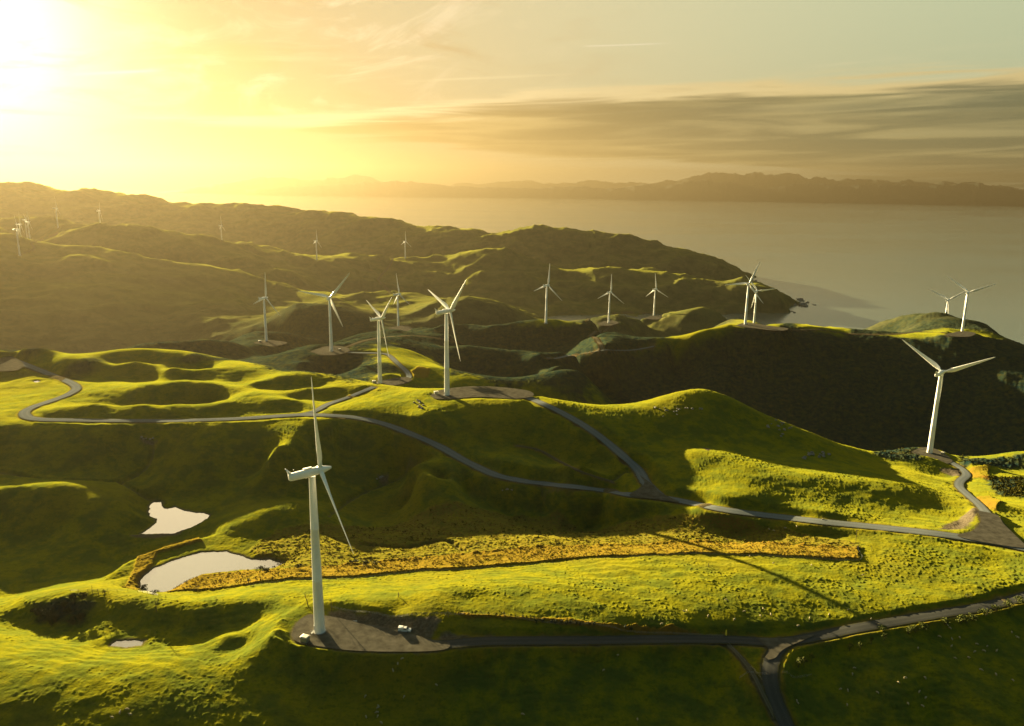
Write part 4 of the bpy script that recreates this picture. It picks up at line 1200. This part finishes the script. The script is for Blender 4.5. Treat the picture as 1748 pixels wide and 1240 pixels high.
# ------------------------------------------------------------------ kiosks, slab, truck, posts
def place(px, py, zoff=0.0):
    p = hit2(px, py)
    return (p[0], p[1], p[2] + zoff)


def make_kiosk():
    r = empty('transformer_kiosk', (0, 0, 0))
    MB().box(0, 0, 0.05, 3.2, 2.6, 0.5).build('plinth', M_CONC, r, False)
    MB().box(0, 0, 1.30, 2.8, 2.2, 2.0, 0.04).build('cabinet', M_KIOSK, r)
    MB().ring_loft([[(-1.6, -1.3, 2.30), (1.6, -1.3, 2.30), (1.6, 1.3, 2.30), (-1.6, 1.3, 2.30)], [(-1.6, -1.3, 2.42), (1.6, -1.3, 2.42), (1.6, 1.3, 2.42), (-1.6, 1.3, 2.42)],
                    [(-1.2, -0.9, 2.58), (1.2, -0.9, 2.58), (1.2, 0.9, 2.58), (-1.2, 0.9, 2.58)]]).build('roof', M_ROOF, r, False)
    for sx in (-0.65, 0.65):
        d = MB().box(sx, -1.13, 1.28, 1.15, 0.05, 1.7, 0.015).build('door', M_KIOSK, r)
        MB().box(sx * 0.25, -1.18, 1.3, 0.05, 0.06, 0.25).build('handle', M_GREY, d)
    return r


k0 = make_kiosk()
KI = [(521, 1096, 1.0, -20, 'cream roofed transformer kiosk on the gravel pad beside the largest turbine'),
      (745, 674, 1.15, 30, 'pale transformer kiosk at the foot of the hilltop turbine'),
      (1609, 777, 1.0, 40, 'pale transformer kiosk at the foot of the turbine against the dark hillside'),
      (444, 585, 1.3, 20, 'small white kiosk at the turbine behind the bright dunes'),
      (580, 599, 1.0, 10, 'pale transformer kiosk on the round pad above dark scrub'),
      (639, 655, 1.0, 10, 'white transformer kiosk left of the turbine by the curving road')]
for i, (px, py, s, rz, lab) in enumerate(KI):
    o = k0 if i == 0 else copy_tree(k0)
    o.location = place(px, py); o.scale = (s, s, s); o.rotation_euler = (0, 0, R(rz))
    tag(o, lab, 'transformer kiosk', 'transformer kiosks beside turbines')

sb = MB().box(0, 0, 0.12, 2.6, 1.3, 0.3, 0.03).build('concrete_slab', M_CONC)
sb.location = place(604, 1062); sb.rotation_euler = (0, 0, R(15)); tag(sb, 'flat pale concrete slab lying on the gravel pad', 'slab')


def make_truck():
    r = empty('utility_truck', place(691, 1078), R(-6), 'white utility truck parked at the back of the gravel pad', 'truck')
    b = MB().ring_loft([[(-2.5, y, 0.45), (2.45, y, 0.45), (2.5, y, 0.9), (2.4, y, 1.02), (1.35, y, 1.12), (-2.5, y, 1.12)] for y in (-0.92, 0.92)])
    b.build('body', M_TRUCK, r, True, 30)
    MB().box(0, 0, 0.38, 4.6, 1.5, 0.22).build('chassis', M_TYRE, r, False)
    c = MB().ring_loft([[(-0.55, y0, 1.12), (1.45, y0, 1.12), (1.40, y0, 1.18), (0.75, y1, 1.84), (-0.25, y1, 1.88), (-0.55, y0, 1.25)] for y0, y1 in ((-0.88, -0.74), (0.88, 0.74))]).build('cab', M_TRUCK, r, True, 30)
    MB().ring_loft([[(1.44, -0.72, 1.20), (1.44, 0.72, 1.20), (1.46, 0.72, 1.21), (1.46, -0.72, 1.21)], [(0.84, -0.64, 1.80), (0.84, 0.64, 1.80), (0.86, 0.64, 1.81), (0.86, -0.64, 1.81)]]).build('windscreen', M_GLASS, c, False)
    for sy in (-1, 1):
        MB().ring_loft([[(-0.35, sy * 0.89, 1.25), (1.15, sy * 0.89, 1.25), (0.72, sy * 0.79, 1.74), (-0.22, sy * 0.77, 1.76)], [(-0.35, sy * 0.86, 1.25), (1.15, sy * 0.86, 1.25), (0.72, sy * 0.76, 1.74), (-0.22, sy * 0.74, 1.76)]]).build('side_window', M_GLASS, c, False)
    cn = MB().box(-1.55, 0, 1.52, 1.85, 1.8, 0.80, 0.06).build('canopy', M_TRUCK, r)
    for sx in (-1.55, 1.5):
        for sy in (-0.82, 0.82):
            w = MB().lathe([(0.18, -0.12), (0.38, -0.12), (0.40, -0.08), (0.40, 0.08), (0.38, 0.12), (0.18, 0.12)], 20, 'Y').build('wheel', M_TYRE, r)
            w.location = (sx, sy, 0.39)
            MB().lathe([(0.05, -0.13), (0.20, -0.13), (0.20, 0.13), (0.05, 0.13)], 14, 'Y').build('rim', M_GREY, w)
    for sy in (-0.65, 0.65):
        MB().box(2.47, sy, 0.86, 0.08, 0.32, 0.16, 0.02).build('headlight', M_GLASS, r)
    MB().box(2.52, 0, 0.58, 0.14, 1.8, 0.22, 0.04).build('bumper', M_GREY, r)
    MB().box(1.05, -1.0, 1.22, 0.12, 0.2, 0.16, 0.02).build('mirror', M_TYRE, r)


make_truck()


def post(name, px, py, h, r, mat, label, cat, extra=None, lean=0.0):
    x, y, z = place(px, py)
    b = MB().tube([(0, 0, -0.4), (lean * 0.5, 0, h * 0.5), (lean, 0, h)], [r, r * 0.92, r * 0.8], 8)
    if extra: extra(b, h)
    o = b.build(name, mat); o.location = (x, y, z)
    return tag(o, label, cat)


post('strainer_post', 680, 1019, 2.1, 0.16, M_WOOD, 'lone dark post standing in the bright paddock above the pad', 'post', lambda b, h: b.tube([(0.05, 0, h * 0.75), (1.0, -0.3, 0)], [0.06, 0.06], 6))
post('strainer_post', 1209, 968, 2.0, 0.16, M_WOOD, 'dark post in the paddock next to the long tower shadow', 'post', lambda b, h: b.tube([(0.05, 0, h * 0.75), (1.0, -0.3, 0)], [0.06, 0.06], 6))
post('power_pole', 1461, 926, 7.2, 0.14, M_WOOD, 'tall wooden pole at the corner of the golden grass strip', 'pole', lambda b, h: b.box(0, 0, h - 0.5, 1.6, 0.12, 0.14).box(0, 0, h - 0.1, 0.1, 0.1, 0.3), lean=-0.3)
post('signpost', 1465, 937, 3.6, 0.09, M_WOOD, 'short thin post with a bent arm at the golden strip corner', 'post', lambda b, h: b.tube([(0, 0, h - 0.1), (0.9, 0, h - 0.15), (1.0, 0, h - 0.7)], [0.07, 0.06, 0.05], 6))
post('signpost', 1487, 941, 2.8, 0.08, M_WOOD, 'thin leaning post in the dark grass right of the golden strip', 'post', lambda b, h: b.tube([(-0.1, 0, h * 0.6), (0.5, 0, h * 0.62)], [0.04, 0.04], 5), lean=0.2)


def make_marker():
    x, y, z = place(1239, 1087)
    r = empty('road_marker', (x, y, z), R(-35), 'bright yellow upright marker board on the verge left of the junction', 'marker')
    MB().box(0, 0, 0.4, 0.16, 0.14, 1.4).build('stake', M_WOOD, r, False)
    MB().ring_loft([[(-0.36, -0.05, 0.55), (0.36, -0.05, 0.55), (0.36, 0.05, 0.55), (-0.36, 0.05, 0.55)], [(-0.40, -0.05, 1.6), (0.40, -0.05, 1.6), (0.40, 0.05, 1.6), (-0.40, 0.05, 1.6)],
                    [(-0.14, -0.04, 3.1), (0.14, -0.04, 3.1), (0.14, 0.04, 3.1), (-0.14, 0.04, 3.1)]]).build('board', M_MARK, r, False)


make_marker()


# ------------------------------------------------------------------ fences
def fence(px_line, gap, label, hgt=1.15, n_max=95):
    C = catmull([hit(*p) for p in ppx(px_line)], gap)[:n_max]
    P = [Vector((a, b, grid_z(a, b))) for a, b in C]
    r = empty('farm_fence', P[0], 0, label, 'fence')
    pm = MB().tube([(0, 0, -0.3), (0, 0, hgt)], [0.075, 0.065], 6).mesh('post', M_WOOD, False)
    for p in P:
        o = link(bpy.data.objects.new('post', pm), r); o.location = p - P[0]
    w = MB()
    for k in range(3):
        hz = hgt * (0.35 + 0.28 * k)
        for a, b in zip(P[:-1], P[1:]):
            w.tube([a - P[0] + Vector((0, 0, hz)), b - P[0] + Vector((0, 0, hz))], [0.018, 0.018], 3)
    w.build('wires', M_GREY, r, False)
    return r


fence("566,1034 620,1042 690,1052 760,1050 800,1052", 1.6, 'post and wire fence along the grass edge above the gravel pad')
fence("800,1052 880,1058 960,1067 1050,1074 1150,1078 1235,1082", 2.4, 'post and wire fence along the golden verge beside the planted saplings')
fence("1243,1096 1262,1122 1285,1152 1300,1170", 2.2, 'old fence running down the dark bank left of the junction')
fence("1262,1161 1300,1160 1312,1161", 2.2, 'short fence ending at the yellow topped gateway across the lower road', 1.2)
fence("1334,1161 1352,1160 1385,1155", 2.2, 'short fence running right from the gateway across the lower road', 1.2)
fence("120,1010 150,1010 200,1010 235,1012 270,1018", 3.0, 'thin fence crossing the lit spur crest below the large pond')
fence("420,1003 500,993 600,989 700,978 800,973 900,968 1000,958 1100,951", 3.2, 'fence between the golden grass strip and the bright paddock')
fence("1100,951 1200,947 1300,950 1400,956 1468,958 1462,936", 3.2, 'fence round the right end of the golden grass strip')


# ------------------------------------------------------------------ trees, saplings and bushes
def leaf_cloud(mb, centres, n, size, seed, aspect=1.0):
    rnd = random.Random(seed)
    for c, rad in centres:
        for _ in range(n):
            while True:
                p = Vector((rnd.uniform(-1, 1), rnd.uniform(-1, 1), rnd.uniform(-1, 1)))
                if p.length < 1: break
            p = Vector(c) + Vector((p.x * rad, p.y * rad, p.z * rad * aspect))
            s = size * rnd.uniform(0.6, 1.4)
            a = Vector((rnd.gauss(0, 1), rnd.gauss(0, 1), rnd.gauss(0, 1))).normalized(); b = a.orthogonal().normalized()
            vs = [mb.bm.verts.new(p + v) for v in (a * s, b * s * 0.6, -a * s, -b * s * 0.6)]
            mb.bm.faces.new(vs)
    return mb


def branches(mb, h, r, n, seed, spread_=0.6, up=0.8, lean=(0, 0)):
    rnd = random.Random(seed); tips = []
    top = Vector((lean[0], lean[1], h))
    mb.tube([(0, 0, -0.3), tuple(top * 0.35 + Vector((0.1, 0, 0))), tuple(top * 0.7), tuple(top)], [r, r * 0.8, r * 0.55, r * 0.25], 6)
    for k in range(n):
        f = rnd.uniform(0.35, 0.95); a = rnd.uniform(0, 6.28); L = h * spread_ * (1.15 - f) * rnd.uniform(0.7, 1.2)
        p0 = top * f; d = Vector((math.cos(a), math.sin(a), up)).normalized()
        p1 = p0 + d * L * 0.55; p2 = p0 + d * L + Vector((0, 0, L * 0.25))
        mb.tube([p0, p1, p2], [r * 0.35, r * 0.22, r * 0.08], 4)
        tips.append(p2)
        for q in range(2):
            a2 = a + rnd.uniform(-1, 1)
            p3 = p1 + Vector((math.cos(a2), math.sin(a2), up)).normalized() * L * 0.5
            mb.tube([p1, p3], [r * 0.16, r * 0.05], 3); tips.append(p3)
    return tips


def tree(name, px, py, h, seed, label, cat, leaves=8, mat=None, lean=(0, 0), trunk=0.14, spread_=0.6, group=None, size=0.16):
    r = empty(name, place(px, py), random.Random(seed).uniform(0, 6), label, cat, group)
    b = MB(); tips = branches(b, h, trunk, 9, seed, spread_, 0.8, lean)
    b.build('trunk', M_BARK, r)
    if leaves:
        leaf_cloud(MB(), [(p, h * 0.12) for p in tips], leaves, size, seed).build('crown', mat or M_LEAFL, r, False)
    return r


tree('bare_tree', 526, 1034, 6.5, 3, 'bare leaning tree on the bank left of the largest turbine tower', 'tree', 0, lean=(-1.6, 0.6), trunk=0.22)
tree('bare_tree', 566, 1043, 5.0, 5, 'small bare tree peeping out right of the largest tower near its foot', 'tree', 3, trunk=0.16)
tree('bare_tree', 267, 1044, 5.6, 8, 'bushy bare tree on the spur between the large pond and the smallest pond', 'tree', 5, trunk=0.2, spread_=0.8)
tree('bare_tree', 158, 1014, 4.0, 12, 'thin bare tree on the lit spur crest beside the dark shrub', 'tree', 0, trunk=0.1, spread_=0.35)
tree('bare_tree', 168, 1016, 3.2, 14, 'short bare tree just left of the dark shrub on the spur crest', 'tree', 0, trunk=0.09, spread_=0.35)
tree('sapling', 765, 1054, 2.4, 21, 'bushy sapling at the corner where the pad bank meets the fence', 'sapling', 9)
for i, (px, py, h) in enumerate([(807, 1052, 2.3), (812, 1051, 2.4), (821, 1051, 2.2), (834, 1053, 2.0), (848, 1054, 1.8), (855, 1054, 2.3), (860, 1054, 2.3), (872, 1055, 1.8), (880, 1056, 2.4), (893, 1058, 2.2), (899, 1059, 2.0), (905, 1060, 2.4), (912, 1062, 2.0)]):
    tree('sapling', px, py, h, 40 + i, 'olive feathery sapling in the planted row along the golden verge', 'sapling', 9, M_LEAFL, trunk=0.05, spread_=0.4, group='feathery saplings along the verge', size=0.10)


def shrub(px, py, w, h, seed, label, group=None, mat=None, n=70, name='shrub', size=0.17):
    r = empty(name, place(px, py), 0, label, 'shrub', group)
    b = MB(); rnd = random.Random(seed)
    for k in range(5):
        a = rnd.uniform(0, 6.28)
        b.tube([(0, 0, -0.25), (0.15 * w * math.cos(a), 0.15 * w * math.sin(a), h * 0.3), (0.32 * w * math.cos(a), 0.32 * w * math.sin(a), h * 0.7)], [0.07, 0.05, 0.02], 4)
    b.build('stem', M_BARK, r)
    cs = [((rnd.uniform(-.28, .28) * w, rnd.uniform(-.28, .28) * w, h * rnd.uniform(.35, .75)), 0.30 * w * rnd.uniform(.7, 1.2)) for _ in range(5)]
    leaf_cloud(MB(), cs, n // 5 * 2, size, seed, 0.9 * h / w).build('crown', mat or M_LEAFD, r, False)
    return r


for i, (px, py) in enumerate([(916, 1064), (926, 1062), (942, 1064), (948, 1065), (958, 1065), (967, 1067), (974, 1066), (983, 1067), (990, 1068), (1006, 1068), (1014, 1069), (1068, 1074), (1077, 1076)]):
    shrub(px, py, 1.6, 1.9, 70 + i, 'dark rounded shrub in the planted row along the golden verge', 'dark shrubs along the verge')
shrub(178, 1016, 2.4, 2.6, 91, 'dark round shrub standing alone on the lit spur crest')
shrub(425, 996, 1.8, 2.6, 92, 'small dark conifer like shrub on the golden strip right of the large pond')
shrub(335, 1010, 4.0, 2.2, 93, 'low wide dark shrub on the spur below the large pond')
shrub(1653, 1021, 3.0, 2.4, 94, 'dark shrub in the paddock close to the right hand road bend')
for i, (px, py, w, h) in enumerate([(86, 1056, 5, 4), (96, 1062, 4, 4), (72, 1052, 5, 3.4), (110, 1038, 4.5, 3.2), (126, 1030, 5, 3.6), (140, 1024, 4, 3), (118, 1048, 4, 3), (60, 1048, 4, 3), (88, 1068, 4, 3.6), (136, 1058, 4, 3), (124, 1066, 4.5, 3.2)]):
    shrub(px, py, w, h, 110 + i, 'dark bush in the thicket filling the gully left of the smallest pond', 'bushes in the gully thicket', n=160, size=0.25)
for i, (px, py, w, h) in enumerate([(444, 973, 5, 1.8), (455, 975, 4, 1.6), (508, 970, 5, 1.6), (246, 1006, 4, 2.2), (262, 1014, 5, 1.8), (604, 963, 5, 3), (624, 964, 5, 3), (640, 966, 4, 2.6)]):
    shrub(px, py, w, h, 130 + i, ['low green bush at the right tip of the large pond', 'second low bush by the right tip of the large pond', 'flat dark bush in the golden strip left of the big tower', 'dark bush at the left end of the large pond', 'low bush on the near bank of the large pond',
          'dark bush under the lowest blade tip of the largest turbine', 'middle dark bush of three right of the lowest blade tip', 'right dark bush of three right of the lowest blade tip'][i], n=120, size=0.24)
for i, (px, py, w, h) in enumerate([(1508, 1078, 4, 2.6), (1550, 1082, 5, 3.4), (1562, 1080, 4, 3.2), (1575, 1074, 5, 2.6), (1614, 1068, 4, 4.4), (1640, 1066, 5, 5), (1650, 1064, 4, 4.6), (1660, 1060, 4, 3.6), (1682, 1050, 6, 3.4), (1700, 1042, 5, 3), (1720, 1036, 5, 3), (1738, 1030, 5, 3)]):
    shrub(px, py, w, h, 150 + i, 'olive green roadside bush in the row below the right hand road', 'roadside bushes below the right hand road', M_LEAFL, n=170, size=0.25)
for i, (px, py, h) in enumerate([(1363, 1140, 4.2), (1372, 1137, 3.6), (1385, 1132, 4.0), (1450, 1112, 3.6), (1468, 1110, 3.4), (1487, 1100, 3.0), (1509, 1094, 3.4)]):
    tree('cabbage_tree', px, py, h, 170 + i, 'small tufted tree on the dark slope below the road bend', 'tree', 16, M_LEAFL, trunk=0.13, spread_=0.45, group='tufted trees below the road bend', size=0.22)


# dense swamp scrub and dry rushes: nobody could count it
def scatter_clumps(name, polys, n, rmin, rmax, mat, seed, blades=10, flat=0.7):
    rnd = np.random.RandomState(seed)
    co, fc = [], []
    for s in polys:
        P = np.array(world_poly(s)); x0, y0 = P.min(0); x1, y1 = P.max(0)
        X = rnd.uniform(x0, x1, n * 3); Y = rnd.uniform(y0, y1, n * 3)
        ok = (sdist(P, X, Y) < -0.5) & (fbm(X / 9.0, Y / 9.0, 3) > -0.15)
        X, Y = X[ok][:n], Y[ok][:n]
        for a, b in zip(X, Y):
            z = grid_z(a, b); r = rnd.uniform(rmin, rmax)
            for _ in range(blades):
                p = rnd.normal(0, 0.45, 3) * r; p[2] = abs(p[2]) * flat * 1.6
                u = rnd.normal(0, 1, 3); u /= np.linalg.norm(u); v = np.cross(u, rnd.normal(0, 1, 3)); v /= np.linalg.norm(v) + 1e-9
                q = np.array([a, b, z]) + p; s_ = r * 0.42
                k = len(co)
                co += [q + u * s_, q + v * s_ * 0.6, q - u * s_, q - v * s_ * 0.6]; fc.append((k, k + 1, k + 2, k + 3))
    o = link(bpy.data.objects.new(name, np_mesh(name, np.array(co), np.array(fc), mat)))
    return tag(o, kind='stuff')


M_RUSH = simple_mat('dry_rush', (0.100, 0.064, 0.012), 0.9, var=0.6, scale=0.4, spec=0.0)
M_SCR = simple_mat('swamp_scrub_leaf', (0.050, 0.046, 0.007), 0.9, var=0.7, scale=0.25, spec=0.0)
scatter_clumps('swamp_scrub', [WET_P[0]], 220, 0.5, 1.5, M_SCR, 3)
scatter_clumps('dry_rushes', [WET_P[0], DRY_P[0]], 3600, 0.25, 0.6, M_RUSH, 5)
scatter_clumps('hillside_scrub', WET_P[1:3] + WET_P[4:], 420, 0.7, 1.8, M_SCR, 4)


# ------------------------------------------------------------------ rocks
def rocks(px_list, seed, label, group):
    rnd = random.Random(seed)
    for i, (px, py, s) in enumerate(px_list):
        p = hit2(px + rnd.uniform(-1, 1), py + rnd.uniform(-1, 1))
        if p is None: continue
        o = MB().blob((0, 0, 0.15 * s), s * 0.5, seed * 31 + i, 2, (1.3, 0.9, 0.7), 0.28).build('rock', M_ROCK, None, True, 25)
        o.location = (p[0], p[1], p[2]); o.rotation_euler = (0, 0, rnd.uniform(0, 6))
        tag(o, label, 'rock', group)


def spot(cx, cy, wx, wy, n, s0, s1, seed):
    r = random.Random(seed)
    return [(cx + r.gauss(0, wx), cy + r.gauss(0, wy), r.uniform(s0, s1)) for _ in range(n)]


rocks(spot(716, 690, 4, 5, 12, 1.2, 2.6, 1), 1, 'pale weathered rock in the outcrop on the slope below the hilltop turbine', 'outcrop below the hilltop turbine')
rocks(spot(1390, 776, 10, 3, 16, 1.2, 2.8, 2), 2, 'pale rock in the outcrop on the shaded slope left of the right hand turbine', 'outcrop on the shaded right slope')
rocks(spot(1330, 728, 12, 5, 14, 1.0, 2.4, 3), 3, 'grey rock scattered along the right hill crest edge', 'rocks along the right hill crest')
rocks(spot(1150, 702, 28, 5, 16, 0.9, 2.2, 4), 4, 'grey rock in the strip just under the pointed right hilltop', 'rocks under the pointed hilltop')
rocks(spot(250, 750, 7, 3, 6, 0.9, 1.8, 5), 5, 'pale rock at the head of the creek above the white pond', 'rocks at the creek head')
rocks(spot(650, 817, 4, 2, 5, 1.0, 2.0, 6), 6, 'pale rock beside the creek behind the largest turbine blade', 'rocks by the middle creek')
rocks(spot(868, 836, 6, 1.2, 5, 0.9, 2.2, 7), 7, 'pale flat rock on the grass below the winding road', 'rocks below the winding road')


def sea_rocks():
    for i, (px, py, s) in enumerate([(1361, 517, 9), (1366, 512, 11), (1370, 521, 14), (1374, 523, 10), (1369, 514, 7), (1378, 517, 6), (1357, 521, 7), (1352, 532, 4), (1356, 534, 4), (1391, 521, 4), (1388, 520, 2.5), (1282, 479, 10), (1290, 480, 7), (1276, 478, 9)]):
        az, t = ray(px, py); d = -EYE / t; x, y = d * math.sin(az), d * math.cos(az)
        o = MB().blob((0, 0, 0), s, 500 + i, 2, (1.2, 0.9, 0.55), 0.30).build('sea_rock', M_ROCK, None, True, 25)
        o.location = (x, y, 0.2); tag(o, 'dark sea rock awash off the tip of the headland' if i < 11 else 'dark reef rock off the farther headland', 'rock', 'rocks off the near headland' if i < 11 else 'reef off the farther headland')


sea_rocks()


# ------------------------------------------------------------------ sheep
def sheep_mesh(graze):
    """one skinned body: trunk, four jointed legs, neck and head"""
    V, E, Rr = [], [], []
    def v(p, r, par=None):
        V.append(p); Rr.append(r)
        if par is not None: E.append((par, len(V) - 1))
        return len(V) - 1
    pel = v((-0.38, 0, 0.66), 0.25); mid = v((0.0, 0, 0.64), 0.30, pel); sh = v((0.36, 0, 0.67), 0.25, mid)
    nk = v((0.56, 0, 0.74 if not graze else 0.60), 0.14, sh)
    hd = v((0.72, 0, 0.88 if not graze else 0.36), 0.105, nk); v((0.90, 0, 0.80 if not graze else 0.16), 0.06, hd)
    for s in (-1, 1):
        v((hd and V[hd][0] - 0.02, s * 0.15, V[hd][2] + 0.05), 0.025, hd)
        k = v((0.36, s * 0.13, 0.42), 0.085, sh); k = v((0.38, s * 0.13, 0.22), 0.045, k); v((0.37, s * 0.13, 0.02), 0.04, k)
        k = v((-0.36, s * 0.14, 0.44), 0.10, pel); k = v((-0.46, s * 0.14, 0.24), 0.05, k); v((-0.42, s * 0.14, 0.02), 0.04, k)
    v((-0.64, 0, 0.58), 0.05, pel)
    me = bpy.data.meshes.new('sheep'); me.from_pydata(V, E, []); me.update()
    o = bpy.data.objects.new('sheep', me); COL.objects.link(o)
    md = o.modifiers.new('skin', 'SKIN'); sd = o.modifiers.new('sub', 'SUBSURF'); sd.levels = 1; sd.render_levels = 1
    sv = me.skin_vertices[0].data
    for i, r in enumerate(Rr): sv[i].radius = (r, r)
    sv[0].use_root = True
    dg = bpy.context.evaluated_depsgraph_get()
    m2 = bpy.data.meshes.new_from_object(o.evaluated_get(dg))
    m2.name = 'sheep'; bpy.data.objects.remove(o)
    m2.materials.clear(); m2.materials.append(M_WOOL)
    m2.polygons.foreach_set('use_smooth', np.ones(len(m2.polygons), bool))
    return m2


SH = [sheep_mesh(True), sheep_mesh(False)]
FLOCKS = [
    ('white sheep grazing in the dark paddock right of the lower road', 'sheep in the dark paddock right of the lower road',
     "1362,1202 1360,1198 1435,1178 1447,1180 1498,1184 1446,1205 1550,1203 1575,1207 1569,1183 1580,1193 1534,1167 1545,1159 1579,1159 1729,1163 1455,1152 1458,1142 1567,1108 1603,1088 1625,1093 1638,1090 1624,1105 1630,1125 1667,1101 1664,1114 1680,1113 1685,1105 1653,1124 1701,1113 1727,1081 1737,1090 1674,1145 1700,1153 1617,1069 1622,1074"),
    ('white sheep in the dark paddock below the gravel pad road', 'sheep below the gravel pad road',
     "687,1126 679,1135 671,1147 745,1171 624,1190 646,1207 645,1210 644,1218 645,1224 651,1236 1055,1120 1030,1146 1088,1230 690,1191 625,1226 892,1221"),
    ('small pale sheep dotted over the bright tussock paddock', 'sheep in the bright tussock paddock',
     "1168,1046 1209,1053 1271,1045 1254,1059 1298,1053 1303,1041 1316,1051 1382,1057 1415,1051 1448,1042 1487,1058 1363,1070 1361,1070 1129,1067 1172,1044 1240,1026 1320,963 1473,983 1385,966 1280,951 1500,1068"),
    ('small pale sheep beside the road above the golden strip', 'sheep by the road above the golden strip', "1313,905 1321,907 1360,900 1404,888 1340,903"),
    ('pale sheep standing on the lower left slope near the frame bottom', 'sheep on the lower left slope', "205,1219 217,1213 192,1227 223,1222"),
]
for fi, (lab, grp, s) in enumerate(FLOCKS):
    rnd = random.Random(900 + fi)
    for px, py in ppx(s):
        p = hit2(px, py)
        if p is None: continue
        o = link(bpy.data.objects.new('sheep', SH[0] if rnd.random() < 0.7 else SH[1]))
        k = rnd.uniform(0.9, 1.1)
        o.location = (p[0], p[1], p[2] + 0.02); o.rotation_euler = (0, 0, rnd.uniform(0, 6.28)); o.scale = (k, k, k)
        tag(o, lab, 'sheep', grp)
